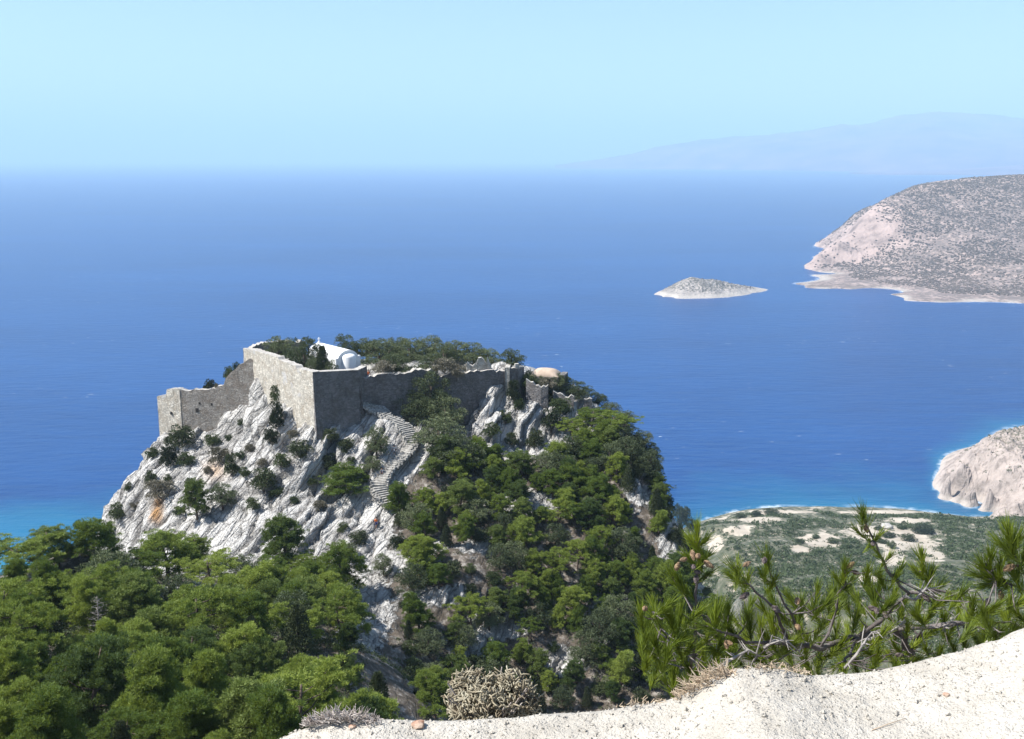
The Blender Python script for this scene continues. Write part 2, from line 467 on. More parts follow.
def hill_points(x, y):
    h = HF(x, y)
    rk = rockness(x, y, h)
    near = smooth(7, 25, y)
    far = 0.15 + 0.85 * smooth(300, 200, y)
    plateau = smooth(217, 221, h) * smooth(172, 175, y) * smooth(20, 8, x)
    keep = 1 - 0.9 * plateau
    z0 = h + (fbm(x / 14, y / 14, h / 14, 3, 11) * 1.0 + fbm(x / 4, y / 4, h / 4, 3, 12) * 0.5 * (1 - rk)) * near * far * keep
    gx = np.gradient(z0, axis=1) / np.gradient(x, axis=1)
    gy = np.gradient(z0, axis=0) / np.gradient(y, axis=0)
    L = np.sqrt(gx * gx + gy * gy + 1)
    steep = smooth(0.15, 0.8, np.sqrt(gx ** 2 + gy ** 2))
    # rock frame: s runs across the ribs, p along them (upper right to lower left)
    wx = fbm(x / 9, y / 9, z0 / 9, 2, 40) * 2.5
    s = x * 0.78 - z0 * 0.62 + wx
    p = x * 0.62 + z0 * 0.78
    yy = y - 0.75 * z0
    rib = ridged(s / 5.5, yy / 9.0, p / 22.0, 3, 5, 0.5) * 1.5
    var = smooth(-0.3, 0.4, fbm(x / 8, y / 8, z0 / 8, 2, 44))
    jx, jy = fbm(x / 2, y / 2, z0 / 2, 2, 45) * 0.7, fbm(x / 2, y / 2, z0 / 2, 2, 46) * 0.7
    f1, f2, idv = worley((s + jx) / 1.9, yy / 4.5, (p + jy) / 9.0, 60)
    crack = smooth(0.0, 0.22, f2 - f1)
    g1, g2, jdv = worley((s + jy) / 0.75 + 5, yy / 2.0, (p + jx) / 3.6, 80)
    crack_s = 1 - (1 - smooth(0.0, 0.25, g2 - g1)) * var
    d = rib + (idv - 0.5) * 1.5 + (crack - 1) * 0.55 + ((jdv - 0.5) * 0.2 * var + (crack_s - 1) * 0.22) + ridged(s / 2.0, yy / 4.0, p / 10.0, 3, 33, 0.5) * 0.8
    d = d * rk * (0.35 + 0.65 * steep) * near * far * keep
    path = path_dist(x, y)
    pw = smooth(1.5, 3.6, path)
    d = d * pw - 0.3 * (1 - pw)
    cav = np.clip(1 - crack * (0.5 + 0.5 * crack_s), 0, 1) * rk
    return x - gx / L * d, y - gy / L * d, z0 + d / L, rk, cav

def mat_hill():
    t = NT('limestone_hill')
    c = t.coords(kind='World')
    m = t.attr('mask')
    cs = t.ribs(0.8, 0.4, 0.14)
    n1 = t.noise(cs, 1.3, 7, 0.62, 0.4)
    n2 = t.noise(c, 0.9, 6, 0.65)
    n3 = t.noise(c, 5.0, 4, 0.6)
    rock = t.ramp(n1, [(0.24, (0.30, 0.295, 0.29)), (0.38, (0.46, 0.447, 0.42)), (0.55, (0.58, 0.562, 0.525)), (0.8, (0.64, 0.62, 0.58))])
    rock = t.mix(t.rng(n2, 0.55, 0.75, 0, 0.4), rock, (0.38, 0.365, 0.345))
    crack = t.voro(t.ribs(0.9, 0.45, 0.2), 0.9, 'DISTANCE_TO_EDGE').outputs['Distance']
    crack2 = t.voro(c, 1.8, 'DISTANCE_TO_EDGE').outputs['Distance']
    rock = t.mix(t.rng(crack, 0.0, 0.06, 0.85, 0.0), rock, (0.16, 0.15, 0.14))
    stk = t.noise(t.coords((1.6, 1.2, 0.12), kind='World'), 1.0, 5, 0.6)
    rock = t.mix(t.rng(stk, 0.62, 0.74, 0, 0.5), rock, (0.22, 0.215, 0.215))
    rock = t.mix(t.rng(t.noise(c, 0.22, 4, 0.6), 0.62, 0.74, 0, 0.25), rock, (0.46, 0.36, 0.26))
    rock = t.mix(m[2], rock, (0.50, 0.27, 0.10))
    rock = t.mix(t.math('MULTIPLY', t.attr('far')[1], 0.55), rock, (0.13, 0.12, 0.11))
    soil = t.ramp(n2, [(0.3, (0.055, 0.044, 0.034)), (0.5, (0.115, 0.094, 0.075)), (0.68, (0.34, 0.31, 0.275))])
    soil = t.mix(t.rng(n3, 0.5, 0.7, 0, 0.5), soil, (0.09, 0.075, 0.04))
    rk = t.rng(t.math('ADD', m[0], t.math('MULTIPLY', t.math('SUBTRACT', n2, 0.5), 1.3)), 0.42, 0.58)
    col = t.mix(rk, soil, rock)
    sand = t.ramp(t.noise(c, 0.06, 5, 0.6), [(0.35, (0.34, 0.29, 0.225)), (0.65, (0.47, 0.41, 0.33))])
    scr = t.ramp(t.noise(c, 0.25, 5, 0.6), [(0.35, (0.055, 0.066, 0.036)), (0.56, (0.12, 0.118, 0.08)), (0.68, (0.34, 0.29, 0.225))])
    far = t.mix(t.rng(t.math('ADD', m[1], t.math('MULTIPLY', t.math('SUBTRACT', t.noise(c, 0.07, 6, 0.72), 0.5), 2.0)), 0.44, 0.56), scr, sand)
    col = t.mix(t.attr('far')[0], col, far)
    t.color(col)
    h = t.math('ADD', t.math('MULTIPLY', n1, 1.0), t.math('MULTIPLY', t.rng(crack, 0, 0.12), 0.25))
    h = t.math('ADD', h, t.math('MULTIPLY', t.rng(crack2, 0, 0.16), 0.14))
    h = t.math('MULTIPLY', h, t.math('ADD', t.math('MULTIPLY', rk, 0.85), 0.15))
    b = t.bump(h, 1.0, 0.95)
    t.bump(t.noise(c, 4.0, 6, 0.7), 0.7, 0.12, b)
    return t.m

M_HILL = mat_hill()
SANDY = [(820, 540, 26, 9), (870, 533, 30, 9), (905, 540, 38, 12), (893, 556, 14, 14), (905, 520, 25, 4), (740, 530, 16, 6), (930, 555, 14, 8), (760, 520, 30, 4), (715, 545, 10, 8), (868, 580, 14, 8), (800, 549, 12, 5), (775, 512, 40, 2.5), (880, 512, 50, 2)]

def build_hill():
    xs = axis([(-420, -130, 6), (-130, -84, 1.4), (-84, 44, 0.30), (44, 130, 1.6), (130, 420, 6)])
    ys = axis([(5.2, 112, 1.0), (112, 190, 0.30), (190, 260, 1.2), (260, 420, 5)])
    X, Y = np.meshgrid(xs, ys)
    X2, Y2, Z2, rk, cav = hill_points(X, Y)
    Z = Z2
    far = smooth(190, 260, Y) * smooth(70, 110, X)
    px, py, d = project((X, Y, Z))
    stain = np.exp(-((px - 157) / 5.0) ** 2) * smooth(488, 505, py) * smooth(530, 515, py) * (Y > 140)
    stain = np.maximum(stain, 0.5 * np.exp(-((px - 215) / 12.0) ** 2 - ((py - 470) / 10.0) ** 2) * (Y > 140))
    me = grid_mesh('hillside', X2, Y2, Z2, M_HILL, {'mask': [rk, sand_mask(X, Y, Z), stain], 'far': [far, cav, far]}, smooth_=True)
    o = obj('hillside', me)
    return tag(o, kind='structure')

def sand_mask(X, Y, Z):
    px, py, d = project((X, Y, Z))
    s = np.zeros_like(X)
    for a, b, ra, rb in SANDY:
        s = np.maximum(s, np.exp(-(((px - a) / ra) ** 2 + ((py - b) / rb) ** 2)))
    return s * (Y > 300)

def build_coast():
    xs = axis([(60, 420, 2.5), (420, 1100, 12)])
    ys = axis([(150, 420, 5), (420, 760, 2.0), (760, 900, 8)])
    X, Y = np.meshgrid(xs, ys)
    Z = HF(X, Y)
    land = smooth(-2, 6, Z)
    Z = Z + land * (fbm(X / 40, Y / 40, Z / 40, 4, 3) * 3.0 + ridged(X / 14, Y / 14, Z / 9, 4, 8) * 1.1)
    inside = smooth(425, 400, Y) * smooth(425, 400, X) * smooth(150, 180, Y)
    Z = Z - 3.0 * inside * smooth(415, 400, Y)
    one = np.ones_like(X)
    me = grid_mesh('coast_terrace', X, Y, Z, M_HILL, {'mask': [one * 0, np.maximum(sand_mask(X, Y, Z), 0.35 * smooth(6, 2, Z)), one * 0], 'far': [one, one, one]}, smooth_=False)
    return tag(obj('coast_terrace', me), kind='structure')

def mat_far_rock(name, pink, scrubc, scale, bare=0.5):
    t = NT(name)
    c = t.coords(kind='World')
    n = t.noise(c, 0.02 * scale, 6, 0.65)
    n2 = t.noise(c, 0.12 * scale, 5, 0.6)
    rock = t.ramp(n, [(0.34, tuple(v * 0.5 for v in pink)), (0.5, pink), (0.66, tuple(min(1, v * 1.25) for v in pink))])
    m = t.attr('mask')
    veg = t.math('ADD', m[0], t.math('MULTIPLY', t.math('SUBTRACT', n2, 0.5), 1.6))
    col = t.mix(t.rng(veg, 0.5 - 0.08, 0.5 + 0.08), rock, scrubc)
    col = t.mix(t.math('MULTIPLY', m[1], 0.7), col, (0.46, 0.41, 0.35))
    t.color(col)
    t.bump(t.noise(c, 0.15 * scale, 6, 0.65), 0.9, 3.0 / scale)
    return t.m

def build_head():
    X, Y = np.meshgrid(axis([(560, 1500, 6), (1500, 2600, 20)]), axis([(1800, 3200, 6), (3200, 3800, 25)]))
    Z = H_HEAD(X, Y)
    land = smooth(-2, 8, Z)
    land = smooth(2, 34, Z)
    Z = Z + land * (fbm(X / 160, Y / 160, Z / 160, 4, 3) * 9 + ridged(X / 110 + Y / 300, Y / 200, Z / 200, 5, 9, 0.55) * 13.0 * (0.55 + smooth(1150, 900, X) * 0.7))
    cliff = smooth(1020, 820, X) * smooth(2350, 2480, Y)
    me = grid_mesh('headland', X, Y, Z, mat_far_rock('headland_rock', (0.33, 0.25, 0.215), (0.17, 0.135, 0.115), 1.0), {'mask': [0.52 - 0.6 * cliff, smooth(3.2, 1.2, Z) * smooth(-2, 0, Z) * smooth(-0.3, 0.3, fbm(X / 45, Y / 45, X * 0, 3, 61)), Z * 0]}, False)
    tag(obj('headland', me), kind='structure')
    return X, Y, Z

def build_islet():
    X, Y = np.meshgrid(axis([(240, 580, 1.8)]), axis([(1860, 2140, 1.8)]))
    Z = H_ISL(X, Y)
    land = smooth(0.5, 9, Z)
    Z = Z + land * (0.6 + fbm(X / 40, Y / 40, Z / 40, 4, 3) * 2.5 + ridged(X / 16, Y / 16, Z / 16, 4, 9) * 2.4)
    me = grid_mesh('islet', X, Y, Z, mat_far_rock('islet_rock', (0.33, 0.29, 0.255), (0.12, 0.11, 0.09), 2.0), {'mask': [0.30 + 0.22 * smooth(6, 14, Z), smooth(7, 3, Z) * 0.8, Z * 0]}, False)
    tag(obj('islet', me), kind='structure')

def build_prom():
    X, Y = np.meshgrid(axis([(300, 520, 1.2), (520, 900, 8)]), axis([(650, 860, 1.2), (860, 1000, 6)]))
    Z = H_PROM(X, Y)
    land = smooth(0, 7, Z)
    s = 0.8 + ridged(X / 9, Y / 12, Z / 40, 5, 21, 0.62) * 3.8 + fbm(X / 4, Y / 4, Z / 6, 3, 25) * 1.6
    Z = Z + land * s
    gy, gx = np.gradient(Z)
    n = ridged(X / 8, Y / 8, Z / 22, 4, 55, 0.6) * 1.8 * land
    me = grid_mesh('rocky_promontory', X + n * 0.2, Y - n, Z, mat_far_rock('promontory_rock', (0.33, 0.275, 0.24), (0.12, 0.11, 0.08), 4.0), {'mask': [0.22 + 0.28 * smooth(25, 50, Z), smooth(7, 2, Z) * 0.5, Z * 0]}, False)
    tag(obj('rocky_promontory', me), kind='structure')

def build_far_mountains():
    t = NT('far_mountain_rock')
    n = t.noise(t.coords(kind='World'), 0.0012, 7, 0.65)
    t.color(t.ramp(n, [(0.3, (0.04, 0.022, 0.035)), (0.7, (0.24, 0.14, 0.17))]))
    # ridge profile seen from the road, (px, py) at a distance
    def ridge(name, prof, base, Yr, width, seed, amp):
        xs = np.linspace(prof[0][0], prof[-1][0], 420)
        zt = np.interp(xs, [p[0] for p in prof], [p[1] for p in prof])
        top = np.array([W(a, b, Yr) for a, b in zip(xs, zt)])
        ss = np.linspace(0, 1, 70)
        X = np.repeat(top[:, 0][None], 70, 0)
        Hh = np.maximum(top[:, 2], 0)[None]
        by = np.interp(xs, [p[0] for p in base], [p[1] for p in base])[None]
        S = ss[:, None]
        Y = by + (Yr - by) * S * 2
        prof_s = np.clip(1 - np.abs(S * 2 - 1), 0, 1) ** 0.85
        X = X * (Y / Yr)
        n = ridged(X / 2600, Y / 2600, X * 0, 5, seed, 0.55)
        Z = Hh * prof_s * (1 + 0 * S) + n * amp * np.sin(np.pi * S) * np.minimum(1, Hh / 500) - 3
        tag(obj(name, grid_mesh(name, X, Y, Z, t.m)), kind='structure')
    ridge('far_mountains', [(555, 164.5), (590, 161), (620, 156), (650, 150), (700, 138), (730, 136), (760, 131), (800, 127), (840, 119), (880, 116), (915, 113), (940, 110), (975, 114), (1024, 116), (1100, 114), (1250, 120), (1450, 135)],
          [(555, 24500), (700, 22500), (850, 19500), (1024, 18000), (1450, 16500)], 26000, 8000, 4, 200)
    ridge('far_spur', [(838, 173.5), (850, 172.6), (880, 172), (960, 169), (1024, 164), (1200, 155)], [(838, 15500), (1200, 15000)], 17500, 2000, 9, 30)

def build_sea():
    # polar sheet, fine near the coast
    r = np.concatenate([np.linspace(150, 3000, 300), np.geomspace(3050, 76000, 60)])
    a = np.linspace(R(-75), R(75), 500)
    A, Rr = np.meshgrid(a, r)
    X, Y = Rr * np.sin(A), Rr * np.cos(A)
    shoal = np.zeros_like(X)
    foam = np.zeros_like(X)
    wob = fbm(X / 60, Y / 60, X * 0, 3, 2)
    for fn, (x0, x1, y0, y1), k in ((HF, (-450, 1000, 100, 950), 26), (H_PROM, (250, 900, 600, 1100), 15), (H_HEAD, (500, 2600, 1700, 3800), 10), (H_ISL, (220, 600, 1800, 2200), 9)):
        ins = (X > x0) & (X < x1) & (Y > y0) & (Y < y1)
        z = np.full_like(X, -999.0)
        z[ins] = fn(X[ins], Y[ins])
        shoal = np.maximum(shoal, np.clip(np.exp(np.minimum(z, 0) / (k * 0.5)), 0, 1) * {26: 0.45, 15: 0.45, 10: 0.2, 9: 0.15}[k] * ins)
        fr = {26: 1.0, 15: 2.2, 10: 1.2, 9: 1.2}[k]
        foam = np.maximum(foam, np.exp(np.minimum(z + 0.3, 0) / fr) * ins * (0.72 + 0.5 * wob))
    # pale shallow water off the near left shore
    shoal = np.maximum(shoal, 0.75 * smooth(900, 520, Y + 0.25 * np.abs(X + 350) + wob * 40) * smooth(-60, -160, X))
    me = grid_mesh('sea', X, Y, X * 0, mat_sea(), {'shoal': [shoal, foam, shoal * 0]})
    tag(obj('sea', me), kind='structure')
    # sea bed far below so nothing is open from the side
def build_haze():
    t = NT('haze_air')
    t.n.remove(t.b)
    pv = t.N('ShaderNodeVolumePrincipled')
    pv.inputs['Color'].default_value = (0.53, 0.755, 0.945, 1)
    pv.inputs['Density'].default_value = HAZE
    pv.inputs['Anisotropy'].default_value = 0.0
    t.L(pv.outputs[0], t.n['Material Output'].inputs['Volume'])
    me = bpy.data.meshes.new('haze')
    bm = bmesh.new()
    bmesh.ops.create_cube(bm, size=1.0)
    x0, x1, y0, y1, z0, z1 = -80000, 80000, -800, 80000, -41, 1950
    for v in bm.verts:
        v.co = (x0 if v.co.x < 0 else x1, y0 if v.co.y < 0 else y1, z0 if v.co.z < 0 else z1)
    bm.to_mesh(me)
    me.materials.append(t.m)
    tag(obj('haze', me), kind='stuff')
HAZE = 8.2e-5

build_sea()
HILL = build_hill()
COASTO = build_coast()
build_head()
build_islet()
build_prom()
build_far_mountains()
build_haze()

# ============================================================ ground lookups
from mathutils.bvhtree import BVHTree
def bvh_of(o):
    me = o.data
    return BVHTree.FromPolygons([v.co for v in me.vertices], [p.vertices for p in me.polygons])
BV = [bvh_of(HILL), bvh_of(COASTO)]
CAM = Vector((0, 0, CAMZ))

def ray_px(px, py):
    d = (Vector(W(px, py, 100.0)) - CAM).normalized()
    best = None
    for b in BV:
        h = b.ray_cast(CAM, d)
        if h[0] is not None and (best is None or h[3] < best[1]):
            best = (h[0], h[3], h[1])
    return best

def ground(x, y):
    z = -99
    for b in BV:
        h = b.ray_cast(Vector((x, y, 400)), Vector((0, 0, -1)))
        if h[0] is not None: z = max(z, h[0].z)
    return z

# ============================================================ generic mesh builders
class MB:
    def __init__(self): self.v, self.f = [], []
    def add(self, vs, fs):
        o = len(self.v)
        self.v += [tuple(p) for p in vs]
        self.f += [tuple(i + o for i in q) for q in fs]
    def box(self, c, s, rz=0.0, taper=1.0):
        cx, cy_, cz = c
        ca, sa = math.cos(rz), math.sin(rz)
        vs = []
        for z, k in ((-1, 1.0), (1, taper)):
            for x, y in ((-1, -1), (1, -1), (1, 1), (-1, 1)):
                X, Y = x * s[0] / 2 * k, y * s[1] / 2 * k
                vs.append((cx + X * ca - Y * sa, cy_ + X * sa + Y * ca, cz + z * s[2] / 2))
        self.add(vs, [(3, 2, 1, 0), (4, 5, 6, 7), (0, 1, 5, 4), (1, 2, 6, 5), (2, 3, 7, 6), (3, 0, 4, 7)])
    def tube(self, pts, rad, n=6, cap=True):
        pts = [Vector(p) for p in pts]
        rings = []
        up = Vector((0.3, 0.2, 1)).normalized()
        for i, p in enumerate(pts):
            a = pts[max(0, i - 1)]
            b = pts[min(len(pts) - 1, i + 1)]
            t = (b - a)
            if t.length < 1e-9: t = Vector((0, 0, 1))
            t.normalize()
            u = t.cross(up)
            if u.length < 1e-3: u = t.cross(Vector((1, 0, 0)))
            u.normalize()
            w_ = t.cross(u)
            r = rad[i] if not isinstance(rad, (int, float)) else rad
            rings.append([p + (u * math.cos(2 * math.pi * k / n) + w_ * math.sin(2 * math.pi * k / n)) * r for k in range(n)])
        vs = [q for rr in rings for q in rr]
        fs = []
        for i in range(len(pts) - 1):
            for k in range(n):
                fs.append((i * n + k, i * n + (k + 1) % n, (i + 1) * n + (k + 1) % n, (i + 1) * n + k))
        if cap:
            fs.append(tuple(range(n - 1, -1, -1)))
            fs.append(tuple((len(pts) - 1) * n + k for k in range(n)))
        self.add(vs, fs)
    def mesh(self, name, mat, smooth_=False):
        me = bpy.data.meshes.new(name)
        me.from_pydata(self.v, [], self.f)
        me.materials.append(mat)
        if smooth_: me.polygons.foreach_set('use_smooth', [True] * len(me.polygons))
        me.update()
        return me
    def build(self, name, mat, parent=None, smooth_=False, loc=None):
        return obj(name, self.mesh(name, mat, smooth_), parent, loc)

# ============================================================ masonry
def mat_masonry(name, base, contrast=1.0):
    t = NT(name)
    c = t.coords((1, 1, 1.7), kind='World')
    v = t.voro(c, 2.3)
    e = t.voro(c, 2.3, 'DISTANCE_TO_EDGE').outputs['Distance']
    n = t.noise(t.coords(kind='World'), 0.7, 6, 0.65)
    s = t.N('ShaderNodeSeparateColor')
    t.L(v.outputs['Color'], s.inputs[0])
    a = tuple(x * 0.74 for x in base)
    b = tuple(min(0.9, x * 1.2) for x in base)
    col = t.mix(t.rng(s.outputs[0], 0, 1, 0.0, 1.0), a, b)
    col = t.mix(t.rng(e, 0.0, 0.045, 0.5, 0.0), col, tuple(x * 0.45 for x in base))
    col = t.mix(t.rng(n, 0.45, 0.62, 0.0, 0.6), col, tuple(x * q for x, q in zip(base, (0.62, 0.55, 0.48))))
    st = t.noise(t.coords((1.2, 1.2, 0.16), kind='World'), 1.0, 5, 0.65)
    col = t.mix(t.rng(st, 0.55, 0.68, 0.0, 0.55), col, tuple(x * 0.38 for x in base))
    col = t.mix(t.rng(t.noise(t.coords(kind='World'), 0.35, 4), 0.60, 0.66, 0, 0.6), col, tuple(min(0.6, x * 1.35) for x in base))
    t.color(col)
    t.bump(t.math('ADD', t.rng(e, 0, 0.1), t.noise(t.coords(kind='World'), 3.0, 4)), 0.9, 0.14)
    return t.m
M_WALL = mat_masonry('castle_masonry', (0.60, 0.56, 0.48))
M_WALL_SHADED = mat_masonry('shaded_masonry', (0.235, 0.222, 0.215))  # castle masonry darkened: shade of the faces turned from the sun, put into colour
M_WALL_HALF_LIT = mat_masonry('half_lit_masonry', (0.44, 0.40, 0.35))  # in-between copy: grazing sunlight on the lower curtain wall painted into its tone
M_CAP = NT('wall_top_mortar'); M_CAP.color(M_CAP.ramp(M_CAP.noise(M_CAP.coords(kind='World'), 1.5, 5), [(0.35, (0.32, 0.295, 0.26)), (0.7, (0.50, 0.475, 0.43))])); M_CAP.bump(M_CAP.noise(M_CAP.coords(kind='World'), 3, 4), 0.8, 0.1); M_CAP = M_CAP.m

def wall_mesh(outer, thick, inward, seed, mat, rough=0.16, batter=0.0, step=0.45, drop=6.0, bottoms=None, amp=0.05):
    """outer: [(x, y, ztop)] along the outer face; inward: (ix, iy) unit direction; a wall with a broken top"""
    rnd = random.Random(seed)
    P = [np.array(p, float) for p in outer]
    pts = []
    for a, b in zip(P[:-1], P[1:]):
        L = np.linalg.norm((b - a)[:2])
        n = max(1, int(round(L / step)))
        for k in range(n): pts.append(a + (b - a) * k / n)
    pts.append(P[-1])
    pts = np.array(pts)
    n = len(pts)
    jit = np.array([rnd.choice((0, 0, 0.12, -0.12, 0.22, -0.2)) * rough / 0.16 for _ in range(n)])
    jit[0] = jit[-1] = 0
    top = pts[:, 2] + jit
    rows = 12
    V, Fc = [], []
    zb = pts[:, 2] - drop if bottoms is None else np.array(bottoms)
    g = np.array(inward)
    for side in (0, 1):
        for r in range(rows + 1):
            f = r / rows
            z = zb + (top - zb) * f
            off = g[None] * (thick if side else 0) + (-g[None] * batter * (1 - f) * (0 if side else 1))
            x, y = pts[:, 0] + off[:, 0], pts[:, 1] + off[:, 1]
            nn = vnoise(x * 1.3, y * 1.3, z * 1.6, seed) * amp
            V.append(np.stack([x + g[0] * nn, y + g[1] * nn, z], -1))
    V = np.concatenate(V)
    idx = np.arange(len(V)).reshape(2, rows + 1, n)
    def q(a, b, c, d): Fc.append(np.stack([a.ravel(), b.ravel(), c.ravel(), d.ravel()], -1))
    o, i = idx[0], idx[1]
    q(o[:-1, :-1], o[:-1, 1:], o[1:, 1:], o[1:, :-1])
    q(i[:-1, 1:], i[:-1, :-1], i[1:, :-1], i[1:, 1:])
    q(o[-1, :-1], o[-1, 1:], i[-1, 1:], i[-1, :-1])
    q(o[:-1, 0], o[1:, 0], i[1:, 0], i[:-1, 0])
    q(o[:-1, -1], i[:-1, -1], i[1:, -1], o[1:, -1])
    me = np_mesh('wall', V, np.concatenate(Fc), mat)
    bm = bmesh.new(); bm.from_mesh(me); bmesh.ops.recalc_face_normals(bm, faces=bm.faces); bm.to_mesh(me); bm.free()
    me.materials.append(M_CAP)
    nq = (n - 1) * rows * 2
    mi = np.zeros(len(me.polygons), np.int32)
    mi[nq:nq + n - 1] = 1
    me.polygons.foreach_set('material_index', mi)
    return me

def loc_mesh(o, org):
    """move the mesh so that its object's origin is at org"""
    n = len(o.data.vertices)
    a = np.zeros(n * 3, np.float32)
    o.data.vertices.foreach_get('co', a)
    a = (a.reshape(-1, 3) - np.array(org, np.float32)).ravel()
    o.data.vertices.foreach_set('co', a)
    o.data.update()
    return o

castle = empty('castle', (-30, 170, 217))
tag(castle, 'ruined grey stone castle walls and square bastion on the limestone crag', 'castle')
CO = (-30, 170, 217)
def cpart(name, me, label=None):
    me.name = name
    o = obj(name, me, castle)
    loc_mesh(o, CO)
    if label: o['label'] = label
    return o
Wp = lambda px, py, Y: np.array(W(px, py, Y))
# bastion: four faces as one closed block with a hollow top
c0, c1 = Wp(312.5, 372, 165.0), Wp(358, 370, 169.3)
cl = Wp(258, 351.5, 180.5)
bl = [c0 + (cl - c0) * f for f in (0, 0.28, 0.3, 0.6, 0.62, 1.0)]
bl = [np.array((p[0], p[1], W(px, py, p[1])[2])) for p, (px, py) in zip(bl, [(312.5, 372), (297, 368), (296, 366), (280, 359.5), (279, 357), (258, 351.5)])]
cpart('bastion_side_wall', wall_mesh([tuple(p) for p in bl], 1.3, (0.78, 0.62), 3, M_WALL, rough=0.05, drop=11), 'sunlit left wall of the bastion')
cpart('bastion_front_wall', wall_mesh([tuple(c0), tuple(c1)], 1.3, (-0.5, 0.866), 4, M_WALL_SHADED, rough=0.02, batter=1.1, drop=13), 'shaded front wall of the bastion')
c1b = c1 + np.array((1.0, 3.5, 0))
cpart('bastion_return_wall', wall_mesh([tuple(c1 + np.array((0, 0.02, 0))), tuple(c1b)], 1.2, (-1.0, 0.1), 5, M_WALL_SHADED, rough=0.02, batter=1.0, drop=11))
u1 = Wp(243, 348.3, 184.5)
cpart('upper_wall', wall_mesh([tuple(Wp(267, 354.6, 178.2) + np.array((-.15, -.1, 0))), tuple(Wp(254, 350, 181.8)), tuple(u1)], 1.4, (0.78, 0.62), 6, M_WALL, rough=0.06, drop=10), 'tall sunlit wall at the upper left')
cpart('upper_return_wall', wall_mesh([tuple(u1), tuple(u1 + np.array((3.0, 6.0, 0.3))), tuple(u1 + np.array((9.0, 9.0, -0.2)))], 1.0, (0.8, -0.5), 7, M_WALL_SHADED, rough=0.2, drop=7))
# lower left enclosure
k0 = Wp(179.5, 389.5, 182.0)
gp = [(179.5, 390), (190, 391), (194, 389), (206, 390), (215, 388.5), (217.5, 385.5), (223.5, 385), (225.5, 378), (230, 372.5), (242, 363.5), (250, 358), (254.5, 361)]
gp = [(a, b, 183.6 - (a - 179.5) * 0.02) for a, b in gp]
cpart('curtain_wall', wall_mesh([W(*p) for p in gp], 1.1, (0.12, 0.99), 8, M_WALL_HALF_LIT, rough=0.12, drop=11, step=0.6, amp=0.012), 'grey brown lower curtain wall with stepped top')
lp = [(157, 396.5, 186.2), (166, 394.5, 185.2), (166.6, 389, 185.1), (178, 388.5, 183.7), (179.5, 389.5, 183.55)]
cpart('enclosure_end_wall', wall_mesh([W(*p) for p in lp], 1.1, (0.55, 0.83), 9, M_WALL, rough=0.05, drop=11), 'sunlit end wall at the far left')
cpart('enclosure_back_wall', wall_mesh([W(157, 396.5, 186.3), tuple(Wp(157, 396.5, 186.3) + np.array((1.5, 5, -1.5))), tuple(Wp(157, 396.5, 186.3) + np.array((6, 7, -1.5)))], 0.9, (0.9, 0.1), 10, M_WALL_SHADED, drop=7))
# right curtain
rp = [(359, 378), (363, 378), (374, 376), (384, 373), (396, 374.5), (404, 373), (415, 370.3), (431, 370), (436, 373), (441, 376.5), (452, 372.8), (464, 375), (467, 373), (474, 371), (494, 369.5), (496, 371.5), (505, 371)]
rp = [(a, b, 170.3 + (a - 359) * 0.045) for a, b in rp]
cpart('curtain_wall', wall_mesh([W(*p) for p in rp], 1.5, (-0.28, 0.96), 12, M_WALL_SHADED, rough=0.14, drop=9.5, step=0.6), 'long shaded curtain wall right of the bastion')
# end tower
tb = MB()
q0, q1 = Wp(505, 367.5, 176.6), Wp(518.5, 367.8, 177.8)
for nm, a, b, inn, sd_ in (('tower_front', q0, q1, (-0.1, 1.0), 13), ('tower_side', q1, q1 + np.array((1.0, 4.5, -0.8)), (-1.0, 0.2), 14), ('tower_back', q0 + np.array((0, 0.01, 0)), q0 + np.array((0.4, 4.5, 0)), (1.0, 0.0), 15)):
    cpart(nm, wall_mesh([tuple(a), tuple(b)], 0.8, inn, sd_, M_WALL_SHADED if nm != 'tower_back' else M_WALL, rough=0.10, drop=7, batter=0.7 if nm == 'tower_side' else 0.1))
tb.box(tuple(Wp(516.7, 366.0, 178.1)), (0.75, 0.7, 0.9), 0.2, 0.9)
o = tb.build('merlon', M_CAP, castle); loc_mesh(o, CO)
# dark sockets in the curtain wall
MD = NT('dark_opening'); MD.color((0.05, 0.045, 0.04)); MD = MD.m
for px, py, s in ((197.5, 410, 0.55), (200, 403, 0.3), (212, 404, 0.3), (171.5, 413, 0.35)):
    p = W(px, py, 183.6 - (px - 179.5) * 0.02 + 0.24 if px > 180 else 184.7)
    hb = MB(); hb.box((p[0], p[1], p[2]), (s, 0.5, s * 1.4), -0.12)
    o = hb.build('wall_socket', MD, castle); loc_mesh(o, CO)

def ruin(name, label, pts, inward, seed, mat, thick=0.8, drop=3.0, rough=0.25):
    org = W(*pts[0])
    o = obj(name, wall_mesh([W(*p) for p in pts], thick, inward, seed, mat, rough=rough, drop=drop))
    o.data.name = name
    o.location = (org[0], org[1], org[2] - drop)
    loc_mesh(o, o.location)
    return tag(o, label, 'ruined wall', 'ruined wall fragments on the summit')
ruin('ruined_wall', 'pale broken gable wall among summit trees left of the end tower', [(464, 366, 176), (467, 361, 176), (472, 365, 176.2), (478, 359, 176.4), (481, 356.5, 176.5), (486, 363, 176.7), (487, 359, 176.7), (491, 367, 177)], (0.1, 1), 21, M_WALL)
ruin('ruined_wall', 'low wall fragment right of the end tower with bright sloping top', [(526, 379, 176), (533, 384, 175.5), (541, 386, 175), (548, 385, 175)], (0.1, 1), 22, M_WALL_SHADED, drop=5.0)
ruin('ruined_wall', 'broken wall stub stepping down below the domed cistern', [(553, 391, 176), (560, 395, 175.6), (568, 397, 175.2), (574, 397, 175)], (0.1, 1), 23, M_WALL_SHADED, drop=4.0)
